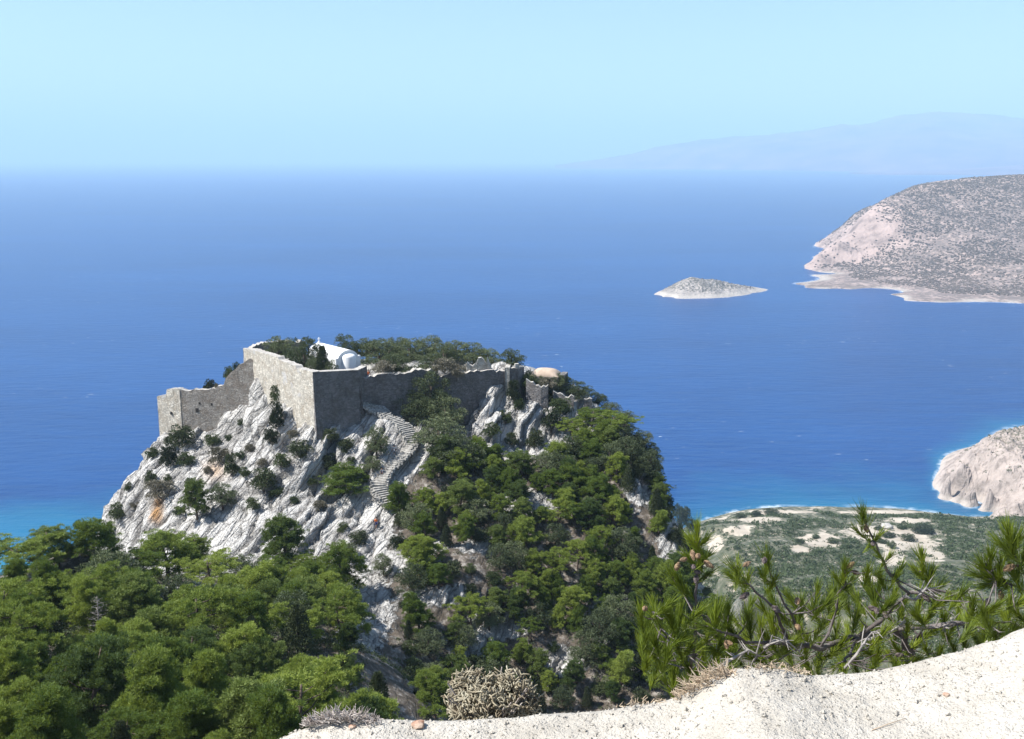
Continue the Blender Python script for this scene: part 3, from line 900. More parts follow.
ruin('ruined_wall', 'small square wall stub at the right end of the summit', [(584, 399, 176), (592, 399, 176)], (0.1, 1), 24, M_WALL_SHADED, drop=3.2, rough=0.1)

# ============================================================ chapel
M_WHITE = NT('whitewash'); M_WHITE.color(M_WHITE.ramp(M_WHITE.noise(M_WHITE.coords(), 1.2, 5), [(0.3, (0.74, 0.74, 0.73)), (0.7, (0.82, 0.82, 0.80))])); M_WHITE.bump(M_WHITE.noise(M_WHITE.coords(), 2.5, 4), 0.3, 0.05); M_WHITE = M_WHITE.m
def build_chapel():
    near = Vector(W(347.5, 350.0, 175.5)); far = Vector(W(318.5, 343.0, 182.6))
    ax = far - near; L = math.hypot(ax.x, ax.y)
    rz = math.atan2(ax.y, ax.x)
    gz = 221.7
    ridge = near.z
    root = empty('chapel', (near.x, near.y, gz), rz)
    tag(root, 'small whitewashed barrel vaulted chapel with apse behind the bastion', 'chapel')
    hw = 2.15; wall_h = ridge - gz - hw * 0.92
    m = MB()
    prof = [(-hw, 0), (-hw, wall_h), (hw, wall_h), (hw, 0)]
    m.box((L / 2, 0, wall_h / 2 - 0.5), (L, 2 * hw, wall_h + 1.0))
    m.build('wall', M_WHITE, root)
    v = MB()
    n = 20
    arc = [(-(hw + 0.08) * math.cos(math.pi * k / n), wall_h + hw * 0.92 * math.sin(math.pi * k / n)) for k in range(n + 1)]
    vs = [(-0.08, a, b) for a, b in arc] + [(L + 0.08, a, b) for a, b in arc]
    fs = [(k, k + 1, n + 2 + k, n + 1 + k) for k in range(n)] + [tuple(range(n, -1, -1)), tuple(range(n + 1, 2 * n + 2)), (0, n + 1, 2 * n + 1, n)]
    v.add(vs, fs)
    o = v.build('vault_roof', M_WHITE, root)
    e = MB(); eh = wall_h + 0.75; e.box((0.1, 0, eh / 2 - 0.25), (0.5, 2 * hw + 0.7, eh + 0.5)); e.build('end_wall', M_WHITE, root)
    # apse
    a = MB()
    k = 14
    ring = [(-1.35 * math.sin(math.pi * i / k), 1.35 * math.cos(math.pi * i / k)) for i in range(k + 1)]
    ah = wall_h + 0.8
    vs, fs = [], []
    lv = [(-0.5, 1.0), (ah, 1.0), (ah + 0.25, 0.9), (ah + 0.45, 0.65), (ah + 0.56, 0.3), (ah + 0.6, 0.0)]
    for z, s_ in lv: vs += [(x * s_ - 0.09, y * s_, z) for x, y in ring]
    for j in range(len(lv) - 1):
        for i in range(k): fs.append((j * (k + 1) + i, j * (k + 1) + i + 1, (j + 1) * (k + 1) + i + 1, (j + 1) * (k + 1) + i))
    a.add(vs, fs); a.build('apse', M_WHITE, root, True)
    # cross above the far gable
    x = MB(); zt = ridge - gz - 0.05
    x.box((L - 0.2, 0, zt + 0.15), (0.35, 0.35, 0.3)); x.box((L - 0.2, 0, zt + 0.65), (0.11, 0.11, 0.9)); x.box((L - 0.2, 0, zt + 0.8), (0.10, 0.55, 0.11))
    x.build('cross', M_WHITE, root)
    d = MB(); d.box((L * 0.55, hw + 0.03, 0.95), (0.9, 0.1, 1.9)); d.build('door', MD, root)
    b = MB(); b.box((1.6, -hw - 0.55, 0.9), (2.2, 1.1, 1.8)); b.build('side_annex', M_WHITE, root)
build_chapel()
# low white terrace wall beside the chapel
m = MB(); p = W(360, 371, 172.4); p = (p[0], p[1], 221.3)
m.add([(0, 0, 0), (1.5, 0.3, 0), (1.5, 0.3, 1.7), (0, 0, 2.9), (0, 0.5, 0), (1.5, 0.8, 0), (1.5, 0.8, 1.7), (0, 0.5, 2.9)], [(0, 1, 2, 3), (5, 4, 7, 6), (3, 2, 6, 7), (0, 3, 7, 4), (1, 5, 6, 2), (4, 5, 1, 0)])
o = m.build('white_wall', M_WHITE, None, False, p); tag(o, 'low whitewashed wall beside the chapel next to the orange visitor', 'wall')

# domed cistern
M_DOME = NT('ochre_plaster'); M_DOME.color(M_DOME.ramp(M_DOME.noise(M_DOME.coords(), 0.8, 5), [(0.3, (0.36, 0.27, 0.20)), (0.7, (0.52, 0.42, 0.33))])); M_DOME = M_DOME.m
def build_dome():
    c = Vector(W(546, 373, 181)); gz = c.z - 2.4
    root = empty('domed_cistern', (c.x, c.y, gz), -0.25)
    tag(root, 'low stone building with rounded ochre vault near the right end of summit', 'building')
    m = MB(); m.box((0, 0, 0.6), (6.2, 4.6, 3.8)); m.build('wall', M_WALL_SHADED, root)
    v = MB(); n, k = 18, 10; vs, fs = [], []
    for j in range(k + 1):
        f = j / k * 2 - 1
        s_ = (1 - abs(f) ** 3.0) ** 0.6 if abs(f) < 1 else 0.0
        for i in range(n + 1):
            a = math.pi * i / n
            vs.append((f * 3.1, -math.cos(a) * 2.25, 2.48 + 1.45 * math.sin(a) * s_))
    for j in range(k):
        for i in range(n): fs.append((j * (n + 1) + i, j * (n + 1) + i + 1, (j + 1) * (n + 1) + i + 1, (j + 1) * (n + 1) + i))
    v.add(vs, fs); v.build('vault_roof', M_DOME, root, True)
    root.scale = (0.85, 0.85, 0.85)
    q = MB(); q.box((3.75, 0.4, 1.2), (1.2, 3.0, 3.4)); q.build('parapet', M_WALL_SHADED, root)
build_dome()

# ============================================================ stairway
M_STEP = NT('worn_limestone'); M_STEP.color(M_STEP.ramp(M_STEP.noise(M_STEP.coords(kind='World'), 1.8, 5), [(0.35, (0.22, 0.21, 0.19)), (0.7, (0.46, 0.44, 0.40))])); M_STEP.bump(M_STEP.noise(M_STEP.coords(kind='World'), 4, 4), 0.8, 0.08); M_STEP = M_STEP.m
def build_stairs():
    P = [Vector(p) for p in STAIR]
    # smooth the line
    for _ in range(2):
        Q = [P[0]]
        for a, b in zip(P[:-1], P[1:]): Q += [a * 0.75 + b * 0.25, a * 0.25 + b * 0.75]
        Q.append(P[-1]); P = Q
    root = empty('stone_stairway', tuple(P[-1]))
    tag(root, 'winding worn limestone stairway climbing to the bastion foot', 'stairway')
    org = P[-1]
    cum = [0]
    for a, b in zip(P[:-1], P[1:]): cum.append(cum[-1] + (b - a).length)
    n = 58
    rnd = random.Random(5)
    def at(s):
        for i in range(len(P) - 1):
            if cum[i + 1] >= s or i == len(P) - 2:
                f = (s - cum[i]) / max(1e-6, cum[i + 1] - cum[i])
                return P[i].lerp(P[i + 1], f), (P[i + 1] - P[i])
    left, right = [], []
    for k in range(n):
        p, t = at(cum[-1] * (k + 0.5) / n)
        rz = math.atan2(t.y, t.x)
        wid = 1.9 + 0.5 * math.sin(k * 0.41) + rnd.uniform(-.2, .3)
        m = MB()
        L = cum[-1] / n
        m.box((p.x - org.x, p.y - org.y, p.z - org.z - 0.05 + rnd.uniform(-.03, .03)), (L * 1.12 + 0.12, wid + rnd.uniform(-.25, .25), 0.62), rz + rnd.uniform(-.05, .05), 0.97)
        m.build('step', M_STEP, root)
        nrm = Vector((-math.sin(rz), math.cos(rz), 0))
        left.append(p + nrm * (wid / 2 + 0.2)); right.append(p - nrm * (wid / 2 + 0.2))
    for side, nm in ((left, 'kerb_stones'), (right, 'kerb_stones')):
        m = MB()
        for i in range(n):
            q = side[i] - org
            h = 0.42 + rnd.uniform(-.12, .2)
            m.box((q.x, q.y, q.z + h / 2 - 0.25), (0.6 + rnd.uniform(-.1, .2), 0.42, h), rnd.uniform(0, 3), 0.8)
        m.build(nm, M_STEP, root)
build_stairs()
# ============================================================ vegetation
def mat_leaf(name, a, b, trans=0.25, jitter=0.25):
    t = NT(name)
    oi = t.N('ShaderNodeObjectInfo')
    n = t.noise(t.coords(kind='Object'), 2.6, 4, 0.65)
    f = t.math('ADD', t.math('ADD', t.math('MULTIPLY', n, 1.7), -0.42), t.math('MULTIPLY', t.math('SUBTRACT', oi.outputs['Random'], 0.5), 0.9), clamp=True)
    col = t.ramp(f, [(0.2, a), (0.8, b)])
    t.color(col)
    t.b.inputs['Roughness'].default_value = 0.65
    t.b.inputs['Specular IOR Level'].default_value = 0.3
    tr = t.N('ShaderNodeBsdfTranslucent')
    t.L(t.mix(0.5, col, (b[0] * 1.3, b[1] * 1.3, b[2] * 0.8)), tr.inputs[0])
    ms = t.N('ShaderNodeMixShader')
    ms.inputs[0].default_value = trans
    t.L(t.b.outputs[0], ms.inputs[1]); t.L(tr.outputs[0], ms.inputs[2])
    t.L(ms.outputs[0], t.n['Material Output'].inputs['Surface'])
    return t.m
def mat_bark(name, a, b):
    t = NT(name)
    t.color(t.ramp(t.noise(t.coords((6, 6, 1.5)), 1.5, 5, 0.6), [(0.3, a), (0.7, b)]))
    t.bump(t.noise(t.coords((8, 8, 2)), 2, 4), 0.8, 0.05)
    return t.m
L_BRIGHT = mat_leaf('bright_pine_needles', (0.080, 0.128, 0.022), (0.245, 0.300, 0.055), 0.3)
L_DEEP = mat_leaf('deep_pine_needles', (0.055, 0.092, 0.024), (0.165, 0.212, 0.050), 0.26)
L_OAK = mat_leaf('grey_green_leaves', (0.055, 0.075, 0.034), (0.140, 0.165, 0.078), 0.15)
L_CYP = mat_leaf('dark_cypress_leaves', (0.026, 0.038, 0.018), (0.070, 0.088, 0.036), 0.1)
L_SHR = mat_leaf('shrub_leaves', (0.040, 0.062, 0.020), (0.085, 0.110, 0.040), 0.15)
L_GREY = mat_leaf('dry_shrub_leaves', (0.13, 0.12, 0.085), (0.22, 0.20, 0.15), 0.1)
L_BROWN = mat_leaf('dead_needles', (0.15, 0.085, 0.055), (0.22, 0.13, 0.085), 0.1)
BARK = mat_bark('pine_bark', (0.07, 0.05, 0.04), (0.16, 0.12, 0.10))
BARKG = mat_bark('grey_dead_wood', (0.20, 0.18, 0.165), (0.38, 0.35, 0.32))

def leaves_np(centers, radii, counts, rng, ll, lw, up=0.35, shell=0.55):
    """small triangular leaf faces spread through ellipsoidal clumps"""
    Vs = []
    for c, r, n in zip(centers, radii, counts):
        d = rng.normal(size=(n, 3)); d /= np.linalg.norm(d, axis=1)[:, None]
        d[:, 2] = np.where(d[:, 2] < -0.5, -d[:, 2], d[:, 2])
        rad = rng.uniform(shell, 1.0, n) ** 0.6
        p = c + d * rad[:, None] * r
        a = d * np.array([1, 1, 0.8]) + rng.normal(size=(n, 3)) * 0.55 + np.array([0, 0, up])
        a /= np.linalg.norm(a, axis=1)[:, None]
        b = np.cross(a, rng.normal(size=(n, 3))); b /= (np.linalg.norm(b, axis=1)[:, None] + 1e-6)
        L = (ll * rng.uniform(0.7, 1.3, n))[:, None]
        w_ = (lw * rng.uniform(0.7, 1.3, n))[:, None]
        Vs.append(np.stack([p - b * w_ / 2, p + b * w_ / 2, p + a * L], 1).reshape(-1, 3))
    V = np.concatenate(Vs)
    return V, np.arange(len(V)).reshape(-1, 3)

def crown_and_trunk(kind, seed):
    rng = np.random.default_rng(seed)
    rnd = random.Random(seed)
    wood = MB()
    C, Rr, N = [], [], []
    H = 6.0
    if kind in ('pine', 'umbrella', 'pointed'):
        lean = rng.normal(size=2) * 0.35
        spread = rnd.uniform(1.9, 2.5) if kind == 'pine' else 3.0
        z0 = {'pine': 0.22, 'umbrella': 0.5, 'pointed': 0.1}[kind]
        tp = []
        for i in range(8):
            f = i / 7
            tp.append((lean[0] * f * f * 2 + math.sin(f * 5 + seed) * 0.10, lean[1] * f * f * 2 + math.cos(f * 4 + seed) * 0.10, -0.6 + f * (H * 0.86 + 0.6)))
        wood.tube(tp, [0.20 * (1 - 0.8 * i / 7) + 0.02 for i in range(8)], 7)
        nl = {'pine': 19, 'umbrella': 14, 'pointed': 24}[kind]
        for k in range(nl):
            f = z0 + (0.96 - z0) * (k + rnd.random() * 0.6) / nl
            base = Vector(tp[0]).lerp(Vector(tp[-1]), f)
            base.x = np.interp(f, np.linspace(0, 1, 8), [q[0] for q in tp]); base.y = np.interp(f, np.linspace(0, 1, 8), [q[1] for q in tp])
            ang = k * 2.4 + rnd.uniform(-.5, .5)
            if kind == 'pointed':
                reach = 2.0 * (1.05 - f) ** 0.8 * rnd.uniform(0.7, 1.15)
                rise = reach * rnd.uniform(0.2, 0.6)
            elif kind == 'pine':
                reach = spread * (1.05 - 0.75 * max(0, (f - 0.35) / 0.65) ** 1.3) * rnd.uniform(0.62, 1.12)
                rise = reach * rnd.uniform(0.15, 0.55)
            else:
                reach = spread * (1.1 - 0.55 * max(0, (f - 0.6) / 0.4)) * rnd.uniform(0.55, 1.15)
                rise = reach * rnd.uniform(0.1, 0.4)
            tip = base + Vector((math.cos(ang) * reach, math.sin(ang) * reach, rise))
            mid = base.lerp(tip, 0.5) + Vector((0, 0, -0.12 * reach))
            wood.tube([base, mid, tip], [0.07 * (1.2 - f), 0.045, 0.015], 5, False)
            for q, s in ((0.5, 0.62), (0.8, 0.72), (1.0, 0.66)):
                for _ in range(7 if q > 0.7 else 4):
                    pt = base.lerp(tip, q) + Vector((rnd.gauss(0, 0.42), rnd.gauss(0, 0.42), rnd.gauss(0.12, 0.24)))
                    C.append(np.array(pt)); r = s * rnd.uniform(0.22, 0.58)
                    Rr.append(np.array([r, r, r * {'pine': 0.78, 'umbrella': 0.5, 'pointed': 0.95}[kind]])); N.append(int(200 * r * r / 0.2) + 16)
        C.append(np.array([tp[-1][0], tp[-1][1], H * 0.9])); Rr.append(np.array([0.7, 0.7, 0.6])); N.append(240)
        V, Fc = leaves_np(C, Rr, N, rng, 0.19, 0.05, 0.6, 0.2)
    elif kind == 'cypress':
        wood.tube([(0, 0, -0.5), (0, 0, H * 0.5), (0.05, 0, H * 0.93)], [0.16, 0.10, 0.02], 6)
        for k in range(70):
            f = k / 70
            rr = 1.25 * (1 - f) ** 0.7 + 0.12
            a = k * 2.4
            rr *= rnd.uniform(0.75, 1.35); C.append(np.array([math.cos(a) * rr * 0.75, math.sin(a) * rr * 0.75, 0.35 + f * (H - 0.6)])); r = rr * 0.38 + 0.12
            Rr.append(np.array([r, r, r * 1.15]) * rnd.uniform(0.8, 1.15)); N.append(int(40 + 170 * r))
        V, Fc = leaves_np(C, Rr, N, rng, 0.22, 0.08, 0.9)
    elif kind == 'oak':
        wood.tube([(0, 0, -0.6), (0.1, 0.05, 1.4), (0.0, 0.1, 3.2)], [0.2, 0.15, 0.08], 6)
        for k in range(70):
            a = k * 2.4; f = (k + 0.5) / 70
            rr = math.sqrt(f) * 2.3 * rnd.uniform(0.75, 1.08)
            z = 0.7 + 3.9 * math.sqrt(max(0, 1 - (rr / 2.6) ** 2)) * rnd.uniform(0.1, 1.0)
            C.append(np.array([math.cos(a) * rr, math.sin(a) * rr, z])); r = rnd.uniform(0.38, 0.75)
            if k % 3 == 0: wood.tube([(0.05, 0.05, 1.2), tuple(C[-1])], [0.09, 0.02], 4, False)
            Rr.append(np.array([r, r, r * 0.85])); N.append(int(200 * r))
        V, Fc = leaves_np(C, Rr, N, rng, 0.19, 0.08, 0.3, 0.4)
    elif kind == 'shrub':
        H = 2.0
        for k in range(5):
            a = k * 1.3; wood.tube([(0, 0, -0.4), (math.cos(a) * 0.35, math.sin(a) * 0.35, 0.6), (math.cos(a) * 0.7, math.sin(a) * 0.7, 1.3)], [0.05, 0.035, 0.01], 4, False)
        for k in range(34):
            a = k * 2.4; f = (k + 0.5) / 34; rr = math.sqrt(f) * 1.0 * rnd.uniform(0.8, 1.15)
            z = 0.1 + 1.35 * math.sqrt(max(0, 1 - (rr / 1.25) ** 2)) * rnd.uniform(0.05, 1.0)
            C.append(np.array([math.cos(a) * rr, math.sin(a) * rr, z])); r = rnd.uniform(0.26, 0.42)
            Rr.append(np.array([r, r, r * 0.8])); N.append(80)
        V, Fc = leaves_np(C, Rr, N, rng, 0.17, 0.075, 0.3)
    elif kind == 'bare':
        H = 6.0
        wood.tube([(0, 0, -0.5), (0.1, 0, 3), (0.0, 0.1, 6)], [0.12, 0.07, 0.01], 6)
        for k in range(46):
            f = 0.15 + 0.83 * k / 46; a = k * 2.4; L = 1.7 * (1 - f) + 0.25
            b = Vector((0.05, 0, f * 6)); tip = b + Vector((math.cos(a) * L, math.sin(a) * L, L * 0.15))
            wood.tube([b, b.lerp(tip, 0.5) + Vector((0, 0, -.05)), tip], [0.03, 0.02, 0.006], 4, False)
            for j in range(4):
                q = b.lerp(tip, 0.35 + 0.18 * j); wood.tube([q, q + Vector((rnd.gauss(0, .25), rnd.gauss(0, .25), rnd.uniform(-.1, .2)))], [0.012, 0.004], 3, False)
            if k % 3 == 0: C.append(np.array(tip)); Rr.append(np.array([.2, .2, .12])); N.append(14)
        V, Fc = leaves_np(C, Rr, N, rng, 0.16, 0.05, 0.3)
    return V, Fc, wood, H

PROTO = {}
def proto(key, kind, seed, leaf, bark, crown_name='crown'):
    V, Fc, wood, H = crown_and_trunk(kind, seed)
    w_ = max(np.percentile(np.abs(V[:, 0]), 96), np.percentile(np.abs(V[:, 1]), 96)) * 2
    h_ = float(np.percentile(V[:, 2], 99.5))
    PROTO.setdefault(key, []).append((np_mesh(kind + '_crown', V, Fc, leaf), wood.mesh(kind + '_wood', bark, True), h_, float(w_)))
for s in range(4): proto('bright pine', 'pine', 10 + s, L_BRIGHT, BARK)
for s in range(3): proto('deep pine', 'pine', 30 + s, L_DEEP, BARK)
for s in range(3): proto('umbrella pine', 'umbrella', 50 + s, L_BRIGHT, BARK)
for s in range(3): proto('pointed pine', 'pointed', 60 + s, L_BRIGHT, BARK)
for s in range(3): proto('oak', 'oak', 70 + s, L_OAK, BARK)
for s in range(2): proto('cypress', 'cypress', 90 + s, L_CYP, BARK)
for s in range(3): proto('shrub', 'shrub', 110 + s, L_SHR, BARK)
for s in range(2): proto('dark shrub', 'shrub', 130 + s, L_CYP, BARK)
for s in range(2): proto('dry shrub', 'shrub', 150 + s, L_GREY, BARKG)
proto('bare tree', 'bare', 170, L_GREY, BARKG)
proto('brown tree', 'oak', 180, L_BROWN, BARKG)

NAME = {'pointed pine': 'pine_tree', 'bright pine': 'pine_tree', 'deep pine': 'pine_tree', 'umbrella pine': 'umbrella_pine', 'oak': 'evergreen_oak', 'cypress': 'cypress_tree', 'shrub': 'shrub', 'dark shrub': 'shrub', 'dry shrub': 'shrub', 'bare tree': 'bare_tree', 'brown tree': 'withered_tree'}
CATG = {'pointed pine': 'pine tree', 'bright pine': 'pine tree', 'deep pine': 'pine tree', 'umbrella pine': 'pine tree', 'oak': 'tree', 'cypress': 'tree', 'shrub': 'shrub', 'dark shrub': 'shrub', 'dry shrub': 'shrub', 'bare tree': 'tree', 'brown tree': 'tree'}
LOOK = {'pointed pine': 'pointed light green pine', 'bright pine': 'bright green bushy pine', 'deep pine': 'deep green bushy pine', 'umbrella pine': 'flat layered pine', 'oak': 'grey green evergreen', 'cypress': 'dark pointed evergreen', 'shrub': 'green rounded shrub', 'dark shrub': 'dark green shrub', 'dry shrub': 'dry greyish shrub', 'bare tree': 'bare grey conical tree', 'brown tree': 'withered brown tree'}
PLACED = []
rndT = random.Random(77)
def plant(key, pos, height, width=None, where=None, group=None, var=None, label=None):
    pr = PROTO[key][(var if var is not None else rndT.randrange(99)) % len(PROTO[key])]
    sz = height / pr[2]
    sx = (width / pr[3]) if width else sz * rndT.uniform(0.88, 1.15)
    root = empty(NAME[key], (pos[0], pos[1], pos[2]), rndT.uniform(0, 6.28))
    root.scale = (sx, sx, sz)
    obj('crown', pr[0], root)
    obj('trunk' if 'shrub' not in key else 'stem', pr[1], root)
    PLACED.append([root, key, where, group, label])
    return root

# --- trees and shrubs that can be told apart: key, px, py of crown centre, width px, height px, where
CLIFF = [
    ('dark shrub', 180, 438, 25, 20), ('dark shrub', 169, 457, 16, 22), ('shrub', 186, 459, 16, 12), ('shrub', 153, 453, 12, 10), ('shrub', 139, 460, 8, 9),
    ('shrub', 213, 440, 15, 12), ('dry shrub', 219, 456, 17, 16), ('dark shrub', 232, 467, 13, 24), ('shrub', 245, 472, 10, 9), ('shrub', 278, 394, 14, 18),
    ('dark shrub', 277, 418, 13, 28), ('dark shrub', 271, 437, 14, 16), ('dark shrub', 300, 450, 21, 16), ('shrub', 282, 461, 14, 14), ('dark shrub', 264, 480, 22, 20),
    ('shrub', 277, 492, 14, 9), ('shrub', 253, 504, 12, 13), ('oak', 223, 498, 24, 24), ('deep pine', 198, 503, 26, 40), ('shrub', 178, 511, 9, 9),
    ('dry shrub', 159, 489, 24, 16), ('shrub', 151, 477, 11, 12), ('shrub', 118, 512, 15, 16), ('shrub', 129, 487, 8, 9), ('bare tree', 142, 540, 16, 34),
    ('shrub', 241, 422, 7, 6), ('shrub', 229, 438, 7, 7), ('dark shrub', 331, 435, 14, 12), ('dark shrub', 346, 446, 15, 14), ('dark shrub', 328, 462, 17, 15),
    ('bright pine', 343, 484, 42, 30), ('oak', 377, 446, 21, 32), ('oak', 373, 465, 16, 16), ('shrub', 108, 533, 12, 20), ('dry shrub', 293, 434, 10, 8),
    ('dry shrub', 250, 448, 9, 8), ('shrub', 240, 455, 9, 8), ('dry shrub', 208, 470, 8, 7), ('shrub', 312, 480, 10, 9), ('dry shrub', 320, 505, 12, 9), ('shrub', 295, 500, 9, 8),
    ('shrub', 351, 460, 8, 7), ('dry shrub', 262, 462, 9, 7), ('shrub', 190, 482, 9, 8), ('dry shrub', 135, 505, 8, 8), ('shrub', 168, 478, 7, 8)]
RIGHT = [
    ('oak', 396, 402, 22, 20), ('oak', 431, 400, 36, 46), ('oak', 418, 412, 30, 34), ('oak', 446, 418, 34, 36), ('oak', 457, 404, 18, 22), ('oak', 440, 440, 44, 34), ('oak', 455, 455, 36, 32),
    ('shrub', 505, 417, 13, 13), ('shrub', 492, 430, 16, 13), ('dark shrub', 514, 394, 12, 24), ('shrub', 519, 405, 10, 12), ('shrub', 530, 376, 12, 9), ('dry shrub', 543, 378, 18, 11),
    ('oak', 561, 383, 22, 16), ('oak', 579, 392, 24, 18), ('oak', 594, 396, 16, 14), ('shrub', 561, 407, 20, 16), ('dark shrub', 550, 395, 14, 14), ('oak', 604, 404, 16, 14),
    ('dark shrub', 551, 420, 18, 18), ('umbrella pine', 591, 421, 34, 22), ('umbrella pine', 614, 428, 42, 26), ('umbrella pine', 573, 432, 30, 22), ('oak', 627, 440, 28, 24),
    ('oak', 643, 444, 22, 20), ('oak', 650, 456, 18, 18), ('dark shrub', 661, 490, 12, 14), ('dark shrub', 672, 497, 14, 18), ('dark shrub', 681, 520, 16, 26), ('dark shrub', 692, 526, 10, 12),
    ('dark shrub', 650, 478, 12, 14), ('oak', 655, 470, 14, 18), ('dark shrub', 668, 505, 12, 16), ('dark shrub', 676, 535, 14, 18), ('oak', 640, 465, 18, 18), ('shrub', 655, 500, 10, 12), ('dark shrub', 688, 545, 14, 18), ('oak', 632, 452, 22, 18), ('dark shrub', 667, 515, 11, 16), ('bright pine', 486, 460, 30, 28), ('bright pine', 560, 458, 26, 28), ('deep pine', 520, 466, 30, 28), ('dark shrub', 535, 440, 16, 18),
    ('shrub', 470, 400, 10, 12), ('brown tree', 526, 577, 18, 15), ('dark shrub', 512, 440, 12, 14), ('oak', 624, 420, 20, 16), ('oak', 640, 432, 18, 16)]
def put_seen(items, where, group):
    for key, px, py, wd, ht in items:
        h = ray_px(px, py + ht * 0.38)
        if h is None: continue
        p = h[0]
        d = project(p)[2]
        plant(key, (p.x, p.y, p.z - 0.15), ht * d / F * 1.04, wd * d / F * 1.05, where, group)
put_seen(CLIFF, 'on the pale cliff below the castle', 'trees and shrubs on the pale cliff')
ROW = [('umbrella pine', 22, 566, 74, 44), ('deep pine', 60, 552, 44, 40), ('bright pine', 98, 548, 46, 50), ('umbrella pine', 136, 572, 50, 40), ('bright pine', 170, 562, 52, 50), ('umbrella pine', 214, 580, 58, 40), ('oak', 246, 575, 30, 34), ('umbrella pine', 272, 580, 42, 36), ('deep pine', 286, 552, 40, 60), ('bright pine', 336, 576, 44, 52), ('cypress', 310, 600, 26, 40), ('umbrella pine', 306, 572, 36, 30), ('umbrella pine', 120, 600, 70, 46), ('umbrella pine', 50, 600, 60, 44), ('bright pine', 192, 555, 30, 34)]
put_seen(ROW, 'in the back row of the lower left wood', 'trees of the lower left wood')
put_seen(RIGHT, 'on the rocks right of the bastion', 'trees and shrubs on the right shoulder')

# --- summit: px centre, py top, width px, Y
SUMMIT = [('oak', 278, 336, 28, 183), ('oak', 303, 337, 30, 178), ('cypress', 322, 346, 18, 172), ('oak', 330, 360, 18, 171), ('oak', 313, 357, 16, 172),
          ('oak', 346, 334, 26, 188), ('oak', 366, 338, 26, 188), ('oak', 381, 338, 34, 184), ('oak', 398, 337, 28, 188), ('oak', 409, 339, 30, 183), ('oak', 429, 336, 30, 187), ('oak', 443, 342, 24, 183),
          ('oak', 455, 341, 28, 187), ('oak', 474, 342, 30, 185), ('oak', 488, 349, 24, 183), ('oak', 512, 349, 22, 181), ('oak', 392, 352, 22, 176), ('oak', 426, 354, 20, 176), ('dry shrub', 384, 360, 20, 173.5),
          ('dry shrub', 444, 358, 22, 175), ('oak', 404, 356, 18, 175), ('dry shrub', 458, 364, 14, 174), ('oak', 536, 375, 20, 178.5), ('dry shrub', 548, 377, 18, 178), ('oak', 557, 374, 16, 179), ('shrub', 528, 374, 12, 178), ('oak', 598, 392, 20, 180), ('oak', 610, 402, 20, 177), ('dark shrub', 209, 379, 11, 185), ('shrub', 228, 366, 9, 184), ('shrub', 236, 362, 8, 185), ('dry shrub', 217, 383, 8, 184)]
for key, px, pt, wd, Y in SUMMIT:
    x = W(px, pt, Y)[0]
    z = min(ground(x, Y), 222.5)
    top = W(px, pt, Y)[2]
    if key.endswith('shrub') and top - z > 2.6: z = top - 2.2
    d = project((x, Y, z))[2]
    plant(key, (x, Y, z - 0.1), max(0.8, top - z), wd * d / F * 1.05, 'on the summit behind the castle walls', 'trees on the castle summit')

# --- woods on the slopes, spread evenly over the ground seen in the photograph
def inside(poly, x, y):
    c = False
    for i in range(len(poly)):
        x1, y1 = poly[i]; x2, y2 = poly[i - 1]
        if (y1 > y) != (y2 > y) and x < (x2 - x1) * (y - y1) / (y2 - y1) + x1: c = not c
    return c
def woods(poly, sp, mixk, hrange, where_fn, group, seed, avoid=(), nmax=400, shrubs=0.0):
    rnd = random.Random(seed)
    xs = [p[0] for p in poly]; ys = [p[1] for p in poly]
    got = []
    tries = 0
    while tries < 6000 and len(got) < nmax:
        tries += 1
        px, py = rnd.uniform(min(xs), max(xs)), rnd.uniform(min(ys), max(ys))
        if not inside(poly, px, py): continue
        if any(((px - a) / ra) ** 2 + ((py - b) / rb) ** 2 < 1 for a, b, ra, rb in avoid): continue
        h = ray_px(px, py)
        if h is None: continue
        p = h[0]
        s = sp(px, py)
        if any((p.x - q.x) ** 2 + (p.y - q.y) ** 2 < (s * (0.8 + 0.2)) ** 2 for q in got): continue
        got.append(p.copy())
        r = rnd.random() * sum(k[1] for k in mixk)
        for key, wgt in mixk:
            r -= wgt
            if r <= 0: break
        hh = rnd.uniform(*hrange)
        if 'shrub' in key: hh *= 0.42
        if key == 'cypress': hh *= 0.85
        plant(key, (p.x, p.y, p.z - 0.1), hh, None if 'shrub' not in key else hh * rnd.uniform(1.0, 1.3), where_fn(px, py), group)
    return len(got)
def where_left(px, py):
    a = 'at back' if py < 605 else ('midway' if py < 670 else 'at bottom')
    b = 'left end' if px < 110 else ('centre' if px < 240 else 'right end')
    return '%s of left wood, %s' % (a, b)
def where_mid(px, py):
    a = 'high' if py < 520 else ('midway' if py < 590 else ('low' if py < 650 else 'at the foot'))
    b = 'below stairway' if px < 470 else ('centre' if px < 580 else 'by right cliff')
    return '%s on wooded slope, %s' % (a, b)
n1 = woods([(-10, 600), (50, 600), (100, 600), (140, 600), (330, 600), (345, 620), (355, 640), (372, 700), (420, 790), (-10, 790)], lambda x, y: 3.9 if y > 620 else 3.7,
      [('bright pine', 4), ('pointed pine', 3.2), ('deep pine', 3), ('umbrella pine', 1.6), ('oak', 1.1), ('cypress', 0.9), ('dark shrub', 0.5), ('bare tree', 0.45)], (3.4, 7.4), where_left, 'trees of the lower left wood', 3, [(250, 600, 60, 10)])
AV = [(374, 598, 36, 52), (378, 540, 16, 26), (440, 612, 48, 18), (502, 650, 28, 20), (522, 695, 20, 20), (390, 470, 26, 45), (345, 520, 40, 24), (330, 560, 30, 20), (520, 484, 16, 10), (474, 556, 26, 12), (674, 550, 16, 36), (642, 508, 14, 22), (420, 552, 20, 10), (562, 676, 18, 14), (628, 670, 16, 14), (600, 606, 14, 9), (548, 508, 14, 9), (580, 545, 12, 7)]
